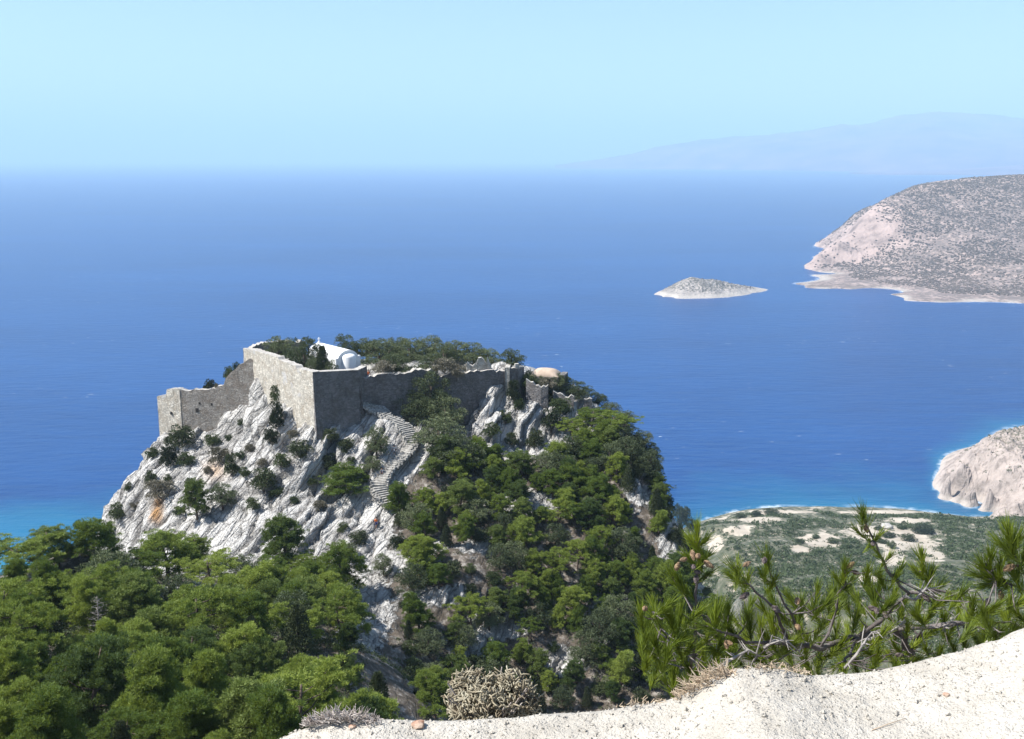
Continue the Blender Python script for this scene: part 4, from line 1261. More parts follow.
n2 = woods([(425, 455), (470, 450), (520, 475), (560, 470), (590, 450), (640, 455), (655, 480), (672, 530), (695, 560), (708, 600), (712, 700), (430, 720), (400, 640), (385, 560), (345, 545), (345, 520), (380, 515), (420, 500)], lambda x, y: 2.45,
      [('bright pine', 3.6), ('pointed pine', 2.0), ('deep pine', 2.8), ('umbrella pine', 1.0), ('oak', 2.6), ('cypress', 1.5), ('dark shrub', 1.6), ('shrub', 1.2)], (3.2, 5.6), where_mid, 'trees of the wooded slope', 4, AV)
n3 = woods([(340, 530), (400, 530), (430, 560), (480, 590), (520, 630), (540, 690), (420, 690), (380, 640), (340, 620)], lambda x, y: 6.5,
      [('shrub', 1), ('dark shrub', 1.4), ('oak', 1)], (2.2, 3.6), lambda a, b: 'on the bare rock strip between the two woods', 'shrubs of the rock strip', 5, [(378, 540, 14, 24)])
print('WOODS', n1, n2, n3)
def build_understorey():
    rng = np.random.default_rng(21)
    V0 = np.zeros(len(HILL.data.vertices) * 3); HILL.data.vertices.foreach_get('co', V0); V0 = V0.reshape(-1, 3)
    px, py, d = project((V0[:, 0], V0[:, 1], V0[:, 2]))
    rk = rockness(V0[:, 0], V0[:, 1], V0[:, 2])
    n = fbm(V0[:, 0] / 5, V0[:, 1] / 5, V0[:, 2] / 5, 3, 66)
    ok = (px > -30) & (px < 740) & (py > 430) & (py < 760) & (V0[:, 1] > 55) & (V0[:, 1] < 180) & (rk < 0.35) & (n > -0.12)
    idx = np.nonzero(ok)[0]
    wgt = np.where(V0[idx, 1] < 112, 9.0, 1.0); wgt /= wgt.sum()
    idx = rng.choice(idx, 5200, p=wgt)
    P = V0[idx] + rng.normal(0, 0.15, (len(idx), 3)) * np.array([1, 1, 0])
    S = rng.uniform(0.25, 0.75, len(idx))
    N_ = 26
    d_ = rng.normal(size=(len(P), N_, 3)); d_ /= np.linalg.norm(d_, axis=2)[..., None]; d_[..., 2] = np.abs(d_[..., 2])
    p = P[:, None] + d_ * S[:, None, None] * rng.uniform(0.3, 1.0, (len(P), N_, 1))
    a = d_ + rng.normal(size=d_.shape) * 0.7; a /= np.linalg.norm(a, axis=2)[..., None]
    b = np.cross(a, rng.normal(size=d_.shape)); b /= np.linalg.norm(b, axis=2)[..., None]
    L = 0.2 * rng.uniform(0.6, 1.3, (len(P), N_, 1))
    V = np.stack([p - b * L * 0.25, p + b * L * 0.25, p + a * L], 2).reshape(-1, 3)
    tag(obj('undergrowth', np_mesh('undergrowth', V, np.arange(len(V)).reshape(-1, 3), L_SHR)), kind='stuff')
build_understorey()

# --- labels that single each one out
ORD = ['leftmost', 'second from left', 'third from left', 'fourth from left', 'fifth from left', 'sixth from left', 'seventh from left', 'eighth from left', 'ninth from left', 'tenth from left']
def size_word(o, key):
    d = o.scale.z * 6.0 if 'shrub' not in key else o.scale.z * 2.0
    if 'shrub' in key: return 'large' if d > 2.3 else ('small' if d < 1.4 else '')
    return 'tall' if d > 5.7 else ('small' if d < 4.2 else '')
def label_all():
    cls = {}
    for rec in PLACED:
        o, key, where, group, label = rec
        if group: o['group'] = group
        o['category'] = CATG[key]
        sw = size_word(o, key)
        ph = (sw + ' ' if sw else '') + LOOK[key]
        px, py, _ = project(o.location)
        if where in ('on the pale cliff below the castle', 'on the rocks right of the bastion'):
            if where.startswith('on the pale'):
                wh = ('high' if py < 450 else ('midway' if py < 485 else 'low')) + ' on the pale cliff, ' + ('left part' if px < 200 else ('centre' if px < 290 else 'near the stairway'))
            else:
                wh = 'on the ' + ('wall foot right of the stairway' if px < 475 else ('rocks by the end tower' if px < 545 else 'right shoulder of the crag')) + (', lower' if py > 430 else ', upper')
        elif where and where.startswith('on the summit'):
            wh = 'on the summit ' + ('left of the chapel' if px < 340 else ('behind the long wall' if px < 500 else 'behind the end tower'))
        else: wh = (where or '')
        cls.setdefault((ph, wh), []).append((px, o))
    for (ph, wh), L in cls.items():
        L.sort(key=lambda t: t[0])
        for i, (px, o) in enumerate(L):
            if len(L) == 1: o['label'] = ph + ' ' + wh
            else:
                r = 'rightmost' if i == len(L) - 1 else ORD[min(i, 9)]
                o['label'] = '%s %s, %s' % (ph, wh, r)
                if len(o['label'].replace(',', '').split()) > 15: o['label'] = o['label'].replace('pointed light green pine', 'pointed pine').replace(' bushy', '')
# ============================================================ coast scrub, islet and headland shrubs
def blobs_np(P, S, rng, flat=0.6):
    """little uneven bushes, each an open-bottomed knobbly dome"""
    n = len(P)
    seg, lev = 6, 3
    base = []
    for j in range(lev):
        el = math.pi / 2 * j / lev
        for i in range(seg): base.append((math.cos(el) * math.cos(2 * math.pi * (i + 0.5 * j) / seg), math.cos(el) * math.sin(2 * math.pi * (i + 0.5 * j) / seg), math.sin(el)))
    base.append((0, 0, 1))
    base = np.array(base)
    fs = []
    for j in range(lev - 1):
        for i in range(seg):
            a, b = j * seg + i, j * seg + (i + 1) % seg
            fs += [(a, b, b + seg), (a, b + seg, a + seg)]
    for i in range(seg): fs.append(((lev - 1) * seg + i, (lev - 1) * seg + (i + 1) % seg, lev * seg))
    fs = np.array(fs)
    V = base[None] * (S[:, None, None] * rng.uniform(0.65, 1.3, (n, len(base), 1))) * np.array([1, 1, flat]) + P[:, None, :]
    V[:, :seg, 2] -= S[:, None] * 0.25
    Fc = fs[None] + (np.arange(n) * len(base))[:, None, None]
    return V.reshape(-1, 3), Fc.reshape(-1, 3)

def mat_scrub(name, a, b, s):
    t = NT(name)
    t.color(t.ramp(t.noise(t.coords(kind='World'), s, 4, 0.6), [(0.3, a), (0.7, b)]))
    t.bump(t.noise(t.coords(kind='World'), s * 12, 3), 0.8, 0.4 / max(0.3, s * 3))
    return t.m
M_SCR = mat_scrub('coastal_scrub', (0.045, 0.062, 0.028), (0.085, 0.115, 0.040), 0.05)
M_MAQ = mat_scrub('dry_maquis', (0.11, 0.088, 0.072), (0.18, 0.145, 0.12), 0.01)

def scatter(bvh_o, n, xr, yr, rng, zmin=3.0, dens=None):
    bv = bvh_of(bvh_o) if not isinstance(bvh_o, BVHTree) else bvh_o
    P = []
    xs, ys = rng.uniform(*xr, n), rng.uniform(*yr, n)
    keep = np.ones(n, bool) if dens is None else rng.random(n) < dens(xs, ys)
    for x, y in zip(xs[keep], ys[keep]):
        h = bv.ray_cast(Vector((x, y, 500)), Vector((0, 0, -1)))
        if h[0] is None or h[0].z < zmin: continue
        P.append((x, y, h[0].z))
    return np.array(P)

def leafy_np(P, S, rng, nf, ll):
    """bushes as clouds of small leaf faces"""
    V, Fc = [], []
    n = len(P)
    d = rng.normal(size=(n, nf, 3)); d /= np.linalg.norm(d, axis=2)[..., None]
    d[..., 2] = np.abs(d[..., 2])
    p = P[:, None] + d * S[:, None, None] * rng.uniform(0.55, 1.0, (n, nf, 1)) * np.array([1, 1, 0.75])
    a = d + rng.normal(size=d.shape) * 0.6; a /= np.linalg.norm(a, axis=2)[..., None]
    b = np.cross(a, rng.normal(size=d.shape)); b /= np.linalg.norm(b, axis=2)[..., None]
    L = S[:, None, None] * ll * rng.uniform(0.6, 1.3, (n, nf, 1))
    V = np.stack([p - b * L * 0.4, p + b * L * 0.4, p + a * L], 2).reshape(-1, 3)
    return V, np.arange(len(V)).reshape(-1, 3)

def build_scrub():
    rng = np.random.default_rng(8)
    def dens(x, y):
        z = HF(x, y)
        s = sand_mask(x, y, z)
        n = fbm(x / 30, y / 30, x * 0, 4, 15)
        nb = fbm(x / 9, y / 9, x * 0, 2, 19)
        return np.clip(smooth(-0.42, 0.12, n + nb * 0.4) * (1 - smooth(0.30, 0.5, s + 0.25 * nb)), 0.05, 1) * smooth(4, 9, z)
    bv = BVHTree.FromPolygons([v.co for v in COASTO.data.vertices], [p.vertices for p in COASTO.data.polygons])
    P1 = scatter(bv, 22000, (75, 430), (380, 740), rng, 3.0, dens)
    S1 = rng.uniform(0.7, 2.3, len(P1)) * np.where(rng.random(len(P1)) < 0.15, 1.35, 0.85)
    P2 = scatter(BV[0], 2600, (45, 260), (190, 400), rng, 5.0, lambda x, y: 0.9 * smooth(60, 90, x + (y - 200) * 0.1))
    S2 = rng.uniform(1.0, 2.6, len(P2))
    P = np.concatenate([P1, P2]); S = np.concatenate([S1, S2])
    V, Fc = leafy_np(P, S, rng, 30, 0.45)
    me = np_mesh('coastal_scrub', V, Fc, mat_leaf('scrub_leaves', (0.050, 0.070, 0.030), (0.095, 0.125, 0.045), 0.1))
    tag(obj('coastal_scrub', me), kind='stuff')
build_scrub()

# larger single bushes around the sandy clearing
def build_clearing():
    L = [(879, 540, 9, 5, 'left'), (888, 535, 14, 5, ''), (908, 538, 12, 7, ''), (891, 545, 9, 7, ''), (884, 542, 8, 4, ''), (878, 528, 8, 5, ''), (902, 527, 9, 5, ''), (923, 530, 20, 8, ''), (800, 541, 9, 5, ''), (816, 537, 7, 4, ''), (833, 541, 12, 5, ''), (846, 546, 11, 5, ''), (771, 512, 14, 5, ''), (740, 516, 10, 5, ''), (757, 514, 12, 5, '')]
    txt = ['low grey green bush at the left of the sandy clearing', 'long low bush in the middle of the sandy clearing', 'rounded bush on the right part of the sandy clearing', 'small round bush in the lower sandy clearing', 'flat little bush between two others on the sandy clearing', 'dark bush left of the white rock on the coast', 'dark bush right of the white rock on the coast', 'wide dark bush at the right edge of the sandy clearing', 'bush at the left edge of the bare coastal patches', 'small bush left of the coastal sand track', 'wide bush beside the coastal sand track', 'bush right of the coastal sand track', 'dark bush on the shore skyline right of the crag', 'leftmost dark bush on the shore skyline', 'middle dark bush on the shore skyline']
    for (px, py, wd, ht, _), tx in zip(L, txt):
        h = ray_px(px, py + ht * 0.4)
        if h is None: continue
        p = h[0]; d = project(p)[2]
        r = plant('shrub' if wd % 2 else 'dark shrub', (p.x, p.y, p.z - 0.3), ht * d / F * 1.1, wd * d / F, None, None)
        PLACED.pop()
        tag(r, tx, 'shrub', 'bushes around the coastal clearing')
build_clearing()

def rock_obj(name, pos, size, seed, mat, label=None, cat=None, group=None, sub=3):
    bm = bmesh.new()
    bmesh.ops.create_icosphere(bm, subdivisions=sub, radius=1.0)
    co = np.array([v.co[:] for v in bm.verts])
    f1, f2, idv = worley(co[:, 0] * 1.6 + seed, co[:, 1] * 1.6, co[:, 2] * 1.6, seed)
    k = 1 + 0.25 * (idv - 0.5) + 0.25 * vnoise(co[:, 0] * 1.3 + seed, co[:, 1] * 1.3, co[:, 2] * 1.3, seed)
    for v, q in zip(bm.verts, k): v.co = Vector((v.co.x * size[0], v.co.y * size[1], v.co.z * size[2])) * float(q)
    me = bpy.data.meshes.new(name); bm.to_mesh(me); bm.free(); me.materials.append(mat)
    o = obj(name, me, None, pos)
    return tag(o, label, cat, group) if label else o
h = ray_px(888, 529)
rock_obj('white_rock', h[0] + Vector((0, 2, 1.0)), (4.2, 3.0, 2.2), 4, M_CAP, 'white rock outcrop at the top of the sandy coastal clearing', 'rock')

def build_maquis():
    rng = np.random.default_rng(9)
    hb = bvh_of(bpy.data.objects['headland'])
    P = scatter(hb, 42000, (640, 1500), (1880, 3250), rng, 5.0, lambda x, y: smooth(-0.7, 0.1, fbm(x / 90, y / 90, x * 0, 4, 5)) * np.where((x < 980) & (y > 2430) & (x < 860 + (y - 2430) * 0.3), 0.12, 1.0) * 0.9)
    V, Fc = blobs_np(P, rng.uniform(1.2, 3.4, len(P)), rng, 0.7)
    tag(obj('headland_scrub', np_mesh('headland_scrub', V, Fc, M_MAQ)), kind='stuff')
    ib = bvh_of(bpy.data.objects['islet'])
    P = scatter(ib, 900, (260, 600), (1990, 2300), rng, 7.0)
    V, Fc = blobs_np(P, rng.uniform(1.0, 2.6, len(P)), rng, 0.6)
    tag(obj('islet_scrub', np_mesh('islet_scrub', V, Fc, M_MAQ)), kind='stuff')
    pb = bvh_of(bpy.data.objects['rocky_promontory'])
    P = scatter(pb, 3000, (330, 640), (690, 880), rng, 14.0, lambda x, y: smooth(-0.3, 0.5, fbm(x / 14, y / 14, x * 0, 3, 6)) * 0.5)
    V, Fc = leafy_np(P, rng.uniform(0.7, 1.9, len(P)), rng, 26, 0.5)
    tag(obj('promontory_scrub', np_mesh('promontory_scrub', V, Fc, M_SCR)), kind='stuff')
build_maquis()

# ============================================================ people
M_SKIN = NT('skin'); M_SKIN.color((0.45, 0.27, 0.19)); M_SKIN = M_SKIN.m
def cloth(name, c):
    t = NT(name); t.color(c); return t.m
def limb_body(name, J, E, rad, mat):
    me = bpy.data.meshes.new(name)
    me.from_pydata(J, E, []); me.update()
    o = bpy.data.objects.new(name, me); COL.objects.link(o)
    sk = o.modifiers.new('Skin', 'SKIN')
    for i, r in enumerate(rad): me.skin_vertices[0].data[i].radius = (r, r)
    me.skin_vertices[0].data[0].use_root = True
    ss = o.modifiers.new('Sub', 'SUBSURF'); ss.levels = 1; ss.render_levels = 1
    dg = bpy.context.evaluated_depsgraph_get()
    m2 = bpy.data.meshes.new_from_object(o.evaluated_get(dg))
    m2.materials.clear(); m2.materials.append(mat)
    m2.polygons.foreach_set('use_smooth', [True] * len(m2.polygons))
    bpy.data.objects.remove(o)
    m2.name = name
    return m2
def person(px, py, Yh, pose, label, shirt, trousers, hair, rz, group=None):
    if Yh: 
        x = W(px, py, Yh)[0]; pos = Vector((x, Yh, ground(x, Yh)))
    else:
        pos = ray_px(px, py)[0].copy()
    # joints: pelvis, chest, neck, head, crown ; arms ; legs
    sit = pose == 'sit'; step = pose == 'walk'
    pz = 0.50 if sit else 0.94
    ln = 0.18 if sit else (0.06 if step else 0.0)
    J = [(0, 0, pz), (0, ln * 0.5, pz + 0.28), (0, ln, pz + 0.50), (0, ln * 1.15, pz + 0.58), (0, ln * 1.3 + 0.02, pz + 0.68), (0, ln * 1.3 + 0.01, pz + 0.80)]
    E = [(0, 1), (1, 2), (2, 3), (3, 4), (4, 5)]
    rad = [0.14, 0.13, 0.13, 0.055, 0.095, 0.085]
    for s in (-1, 1):
        b = len(J)
        J.append((s * 0.19, ln, pz + 0.47)); rad.append(0.062); E.append((2, b))
        sw = 0.18 * s if step else 0.04
        if sit:
            J += [(s * 0.24, ln + 0.10, pz + 0.20), (s * 0.16, ln + 0.30, pz + 0.14), (s * 0.12, ln + 0.38, pz + 0.12)]
        else:
            J += [(s * 0.24, ln + sw * 0.4, pz + 0.18), (s * 0.25, ln + sw + 0.08, pz - 0.06), (s * 0.25, ln + sw + 0.12, pz - 0.15)]
        rad += [0.047, 0.036, 0.03]; E += [(b, b + 1), (b + 1, b + 2), (b + 2, b + 3)]
        b = len(J)
        st = 0.22 * s if step else 0.0
        if sit: J += [(s * 0.10, 0.02, pz - 0.02), (s * 0.13, 0.42, pz + 0.02), (s * 0.13, 0.40, 0.09), (s * 0.14, 0.56, 0.04)]
        else: J += [(s * 0.10, 0, pz - 0.06), (s * 0.10, st * 0.7 + 0.02, 0.50), (s * 0.10, st, 0.09), (s * 0.11, st + 0.15, 0.04)]
        rad += [0.095, 0.062, 0.042, 0.036]; E += [(0, b), (b, b + 1), (b + 1, b + 2), (b + 2, b + 3)]
    root = empty('person', tuple(pos), rz)
    tag(root, label, 'person', group)
    obj('body', limb_body('person_body', J, E, rad, M_SKIN), root)
    # shirt and trousers grown a little outside the body, hair cap
    ui = [0, 1, 2]; JJ = [J[0], J[1], J[2]]; EE = [(0, 1), (1, 2)]; RR = [0.165, 0.155, 0.15]
    for k in (0, 1):
        b = 6 + k * 8
        n0 = len(JJ); JJ += [J[b], J[b + 1]]; RR += [0.082, 0.066]; EE += [(2, n0), (n0, n0 + 1)]
    obj('shirt', limb_body('shirt', JJ, EE, RR, shirt), root)
    JJ = [J[0]]; EE = []; RR = [0.17]
    for k in (0, 1):
        b = 10 + k * 8
        n0 = len(JJ); JJ += [J[b], J[b + 1]]; RR += [0.112, 0.085]; EE += [(0, n0), (n0, n0 + 1)]
    obj('shorts', limb_body('shorts', JJ, EE, RR, trousers), root)
    hd = Vector(J[5])
    bm = bmesh.new(); bmesh.ops.create_uvsphere(bm, u_segments=12, v_segments=8, radius=1.0)
    for v in bm.verts: v.co = Vector((v.co.x * 0.1, v.co.y * 0.115, v.co.z * 0.085 if v.co.z > 0 else v.co.z * 0.06)) + hd + Vector((0, -0.02, 0.0))
    me = bpy.data.meshes.new('hair'); bm.to_mesh(me); bm.free(); me.materials.append(hair)
    obj('hair', me, root)
    # face
    f = MB(); e = Vector(J[4])
    for s in (-1, 1): f.box((s * 0.033, e.y + 0.098, e.z + 0.035), (0.022, 0.01, 0.012))
    f.box((0, e.y + 0.096, e.z - 0.035), (0.045, 0.01, 0.01))
    f.build('face', hair, root)
WHT, ORA, NAV, RED, DKH, GRY = cloth('white_cotton', (0.75, 0.75, 0.76)), cloth('orange_cotton', (0.75, 0.16, 0.03)), cloth('navy_cotton', (0.05, 0.06, 0.16)), cloth('red_cotton', (0.6, 0.07, 0.04)), cloth('dark_hair', (0.03, 0.02, 0.015)), cloth('grey_cotton', (0.35, 0.36, 0.40))
person(382.5, 475, None, 'sit', 'person in white top and dark shorts resting beside the lower stairs', WHT, NAV, DKH, 2.9)
person(394.5, 455, None, 'walk', 'person in pale top walking on the bend of the stairway', WHT, GRY, DKH, 2.6)
person(368.5, 373, 174.4, 'stand', 'visitor in bright orange shirt standing beside the chapel on summit', ORA, RED, DKH, 3.3)
person(376.5, 528, None, 'walk', 'hiker in orange shirt among dark trees below the stairway', ORA, NAV, DKH, 0.4)

# ============================================================ foreground: dusty road edge
def crest(px):
    return np.interp(px, [-400, 200, 270, 300, 330, 380, 430, 520, 600, 640, 665, 690, 712, 735, 760, 790, 812, 835, 860, 885, 915, 940, 965, 985, 1005, 1024, 1100, 1500],
                     [770, 752, 742, 731, 724, 722, 723, 719, 712, 704, 700, 691, 679, 669, 667, 671, 676, 677, 675, 671, 663, 655, 649, 642, 636, 629, 600, 520])
def berm_z(x, y):
    px = 512 + F * x / (3.7 * CP + 2.0 * SP)
    c = crest(px)
    v = (369.5 - c) / F
    zc = CAMZ + 3.7 / (CP + v * SP) * (-SP + v * CP)
    yc = 3.71 + 0.0 * x
    flat = CAMZ - 1.86 + 0.0 * x
    z = zc + (flat - zc) * smooth(0.35, 2.4, yc - y) * 0.85
    n = fbm(x * 2.2, y * 2.2, x * 0, 4, 7) * 0.035 + fbm(x * 14, y * 14, x * 0, 3, 17) * 0.008 + np.clip(ridged(x * 40, y * 40, x * 0, 2, 27), 0, 1) * 0.006
    over = np.clip(y - yc, 0, None)
    z = z - over ** 1.4 * 1.7 + n * 0.8
    return z
def build_berm():
    t = NT('dusty_ground')
    c = t.coords(kind='World')
    n = t.noise(c, 3.5, 7, 0.65)
    g = t.noise(c, 55, 4, 0.6)
    col = t.ramp(n, [(0.3, (0.34, 0.31, 0.26)), (0.5, (0.44, 0.405, 0.345)), (0.7, (0.50, 0.465, 0.405))])
    col = t.mix(t.rng(g, 0.56, 0.72, 0, 0.5), col, (0.29, 0.25, 0.20))
    v = t.voro(c, 70)
    col = t.mix(t.rng(v.outputs['Distance'], 0.0, 0.28, 0.2, 0.0), col, (0.50, 0.46, 0.40))
    t.color(col)
    b = t.bump(t.math('ADD', n, t.math('MULTIPLY', t.noise(c, 16, 5, 0.7), 0.5)), 0.8, 0.06)
    t.bump(t.math('ADD', g, t.rng(v.outputs['Distance'], 0.0, 0.4, 0.5, 0.0)), 0.9, 0.008, b)
    X, Y = np.meshgrid(axis([(-16, -2.6, 0.15), (-2.6, 2.8, 0.013), (2.8, 16, 0.15)]), axis([(-9, 2.4, 0.15), (2.4, 4.2, 0.013), (4.2, 6.4, 0.08)]))
    Z = berm_z(X, Y)
    me = grid_mesh('roadside_ground', X, Y, Z, t.m)
    tag(obj('roadside_ground', me), kind='structure')
    rng = np.random.default_rng(3)
    n_ = 3800
    xs, ys = rng.uniform(-2.4, 2.6, n_), 3.75 - np.abs(rng.normal(0, 0.35, n_)) + rng.uniform(-0.02, 0.06, n_)
    zs = berm_z(xs, ys)
    S = np.minimum(rng.exponential(0.0022, n_) + 0.0014, 0.010)
    base = np.array([(1, 0, 0), (-1, 0, 0), (0, 1, 0), (0, -1, 0), (0, 0, 1), (0, 0, -1)], float)
    fs = np.array([(0, 2, 4), (2, 1, 4), (1, 3, 4), (3, 0, 4), (2, 0, 5), (1, 2, 5), (3, 1, 5), (0, 3, 5)])
    V = base[None] * S[:, None, None] * rng.uniform(0.6, 1.4, (n_, 6, 1)) + rng.normal(0, 0.25, (n_, 6, 3)) * S[:, None, None] + np.stack([xs, ys, zs + S * 0.3], -1)[:, None]
    Fc = fs[None] + (np.arange(n_) * 6)[:, None, None]
    tag(obj('gravel', np_mesh('gravel', V.reshape(-1, 3), Fc.reshape(-1, 3), t.m)), kind='stuff')
build_berm()

M_STONE = NT('reddish_stone'); M_STONE.color(M_STONE.ramp(M_STONE.noise(M_STONE.coords(), 20, 5), [(0.35, (0.26, 0.13, 0.08)), (0.6, (0.48, 0.36, 0.27))])); M_STONE = M_STONE.m
for px, py, Y, sz, lab in ((418, 719, 3.68, 0.022, 'reddish brown stone on the road edge right of the dry twigs'), (948, 676, 3.45, 0.010, 'small brown pebble on the dusty ground below the pine branch'), (352, 719.5, 3.66, 0.012, 'pale stone under the grey twigs')):
    p = W(px, py, Y); z = float(berm_z(np.array([p[0]]), np.array([Y]))[0])
    rock_obj('stone', (p[0], Y, z + sz * 0.45), (sz * 1.2, sz, sz * 0.75), int(px), M_STONE, lab, 'stone', None, 2)

# ============================================================ foreground pines
L_FG = NT('long_pine_needles')
oi = L_FG.noise(L_FG.coords(kind='World'), 5.0, 3)
c_ = L_FG.ramp(oi, [(0.3, (0.085, 0.125, 0.012)), (0.7, (0.215, 0.265, 0.022))])
L_FG.color(c_); L_FG.b.inputs['Roughness'].default_value = 0.45; L_FG.b.inputs['Specular IOR Level'].default_value = 0.4
tr_ = L_FG.N('ShaderNodeBsdfTranslucent'); L_FG.L(c_, tr_.inputs[0]); ms_ = L_FG.N('ShaderNodeMixShader'); ms_.inputs[0].default_value = 0.3
L_FG.L(L_FG.b.outputs[0], ms_.inputs[1]); L_FG.L(tr_.outputs[0], ms_.inputs[2]); L_FG.L(ms_.outputs[0], L_FG.n['Material Output'].inputs['Surface'])
L_FG = L_FG.m
BARK_FG = mat_bark('grey_pine_bark', (0.045, 0.035, 0.032), (0.20, 0.175, 0.165))
M_CONE = NT('brown_cone_scales'); M_CONE.color(M_CONE.ramp(M_CONE.noise(M_CONE.coords(), 60, 3), [(0.35, (0.12, 0.075, 0.045)), (0.65, (0.32, 0.22, 0.13))])); M_CONE = M_CONE.m
M_CONE_D = NT('old_cone_scales'); M_CONE_D.color(M_CONE_D.ramp(M_CONE_D.noise(M_CONE_D.coords(), 60, 3), [(0.35, (0.04, 0.03, 0.03)), (0.65, (0.16, 0.13, 0.12))])); M_CONE_D = M_CONE_D.m

def needles(rng, base, d, n, L, out, back=0.13):
    """needles of one shoot: curved slim blades around the last part of the twig"""
    d = d / np.linalg.norm(d)
    s = rng.uniform(0, 1, n) ** 0.8
    p = base[None] - d[None] * (1 - s)[:, None] * back
    r = rng.normal(size=(n, 3)); r -= (r @ d)[:, None] * d[None]; r /= np.linalg.norm(r, axis=1)[:, None]
    ang = rng.uniform(0.15, 0.80, n) * (1.15 - 0.5 * s)
    a = d[None] * np.cos(ang)[:, None] + r * np.sin(ang)[:, None]
    ln = (L * rng.uniform(0.7, 1.15, n))[:, None]
    side = np.cross(a, rng.normal(size=(n, 3))); side /= np.linalg.norm(side, axis=1)[:, None]
    w_ = 0.00135
    mid = p + a * ln * 0.5
    tip = p + a * ln + (d[None] * 0.10 + np.array([0, 0, 0.05])) * ln
    q = np.stack([p - side * w_, p + side * w_, mid + side * w_ * 1.1, mid - side * w_ * 1.1], 1)
    out[0].append(q.reshape(-1, 3)); out[1].append(np.stack([mid - side * w_ * 1.1, mid + side * w_ * 1.1, tip + side * w_ * 0.25, tip - side * w_ * 0.25], 1).reshape(-1, 3))

def cone_mesh(mat, seed):
    rng = random.Random(seed)
    vs, fs = [], []
    rows, seg = 9, 10
    for j in range(rows):
        f = j / (rows - 1)
        for i in range(seg):
            r = 0.013 * math.sin(math.pi * (0.08 + 0.86 * f)) ** 0.7 * (1.0 - 0.25 * f) * (1 + (0.22 if (i + j) % 2 else -0.06))
            a = 2 * math.pi * i / seg + j * 0.3
            vs.append((r * math.cos(a), r * math.sin(a), f * 0.052))
    for j in range(rows - 1):
        for i in range(seg): fs.append((j * seg + i, j * seg + (i + 1) % seg, (j + 1) * seg + (i + 1) % seg, (j + 1) * seg + i))
    fs.append(tuple(range(seg - 1, -1, -1))); fs.append(tuple((rows - 1) * seg + i for i in range(seg)))
    me = bpy.data.meshes.new('pine_cone'); me.from_pydata(vs, [], fs); me.materials.append(mat); me.update()
    return me
CONES = [cone_mesh(M_CONE, 1), cone_mesh(M_CONE_D, 2)]

def fg_pine(label, root_pos, trunk, limbs, fills, cones, seed, dead=()):
    rng = np.random.default_rng(seed)
    rnd = random.Random(seed)
    root = empty('pine_tree', root_pos)
    tag(root, label, 'pine tree')
    O = Vector(root_pos)
    m = MB(); m.tube([Vector(p) - O for p in trunk[0]], trunk[1], 9); m.build('trunk', BARK_FG, root, True)
    nodes = []
    limb_objs = []
    for pts, r0, r1 in limbs:
        P = [Vector(W(*p)) for p in pts]
        Q = []
        for a, b in zip(P[:-1], P[1:]):
            n = max(2, int((b - a).length / 0.06))
            for k in range(n): Q.append(a.lerp(b, k / n))
        Q.append(P[-1])
        for i in range(1, len(Q) - 1): Q[i] = Q[i] + Vector((rnd.gauss(0, .006), rnd.gauss(0, .006), rnd.gauss(0, .007)))
        mb = MB(); mb.tube([q - O for q in Q], [(r0 + (r1 - r0) * i / (len(Q) - 1)) * rnd.uniform(0.88, 1.15) for i in range(len(Q))], 7)
        o = mb.build('branch', BARK_FG, root, True)
        limb_objs.append([o, Q, ([], [])])
        for i, q in enumerate(Q): nodes.append((q, len(limb_objs) - 1))
    twigs = [MB() for _ in limb_objs]
    def shoot(tip, d, size=1.0, limb=None):
        best = min(((q - tip).length + (0.08 if q.z > tip.z else 0), q, li) for q, li in nodes if limb is None or li == limb) if True else None
        q, li = best[1], best[2]
        mid = q.lerp(tip, 0.55) + Vector((0, 0, -0.12 * (tip - q).length))
        twigs[li].tube([q - O, mid - O, tip - O], [0.0045, 0.0035, 0.002], 4, False)
        dd = ((tip - mid).normalized() * 0.6 + d).normalized()
        needles(rng, np.array(tip - O), np.array(dd), int(rnd.uniform(115, 165) * size), 0.082 * size, limb_objs[li][2])
        return dd
    for li, (o, Q, out) in enumerate(limb_objs):
        tip = Q[-1]; dd = (Q[-1] - Q[-3]).normalized()
        if limbs[li][2] < 0.009: needles(rng, np.array(tip - O), np.array(dd), 70, 0.10, out, 0.16)
    for (px, py, Y, dx, dz, sz) in fills:
        shoot(Vector(W(px, py, Y)), Vector((dx, rnd.uniform(-.3, .3), dz)).normalized(), sz)
    for li, (o, Q, out) in enumerate(limb_objs):
        if out[0]:
            V = np.concatenate(out[0] + out[1])
            obj('needles', np_mesh('needles', V, np.arange(len(V)).reshape(-1, 4), L_FG), o)
        if twigs[li].v: twigs[li].build('twigs', BARK_FG, o, True)
    for k, (px, py, Y, dark) in enumerate(cones):
        p = Vector(W(px, py, Y))
        q, li = min(((q - p).length, q, li) for q, li in nodes)[1:]
        c = obj('pine_cone', CONES[dark], limb_objs[li][0], p - O)
        dirv = (p - q).normalized() if (p - q).length > 0.01 else Vector((0, 0, -1))
        c.rotation_euler = (dirv + Vector((rnd.gauss(0, .5), rnd.gauss(0, .4), rnd.gauss(0, .4)))).to_track_quat('Z', 'Y').to_euler()
        s_ = rnd.uniform(0.9, 1.15); c.scale = (s_, s_, s_)
    return root

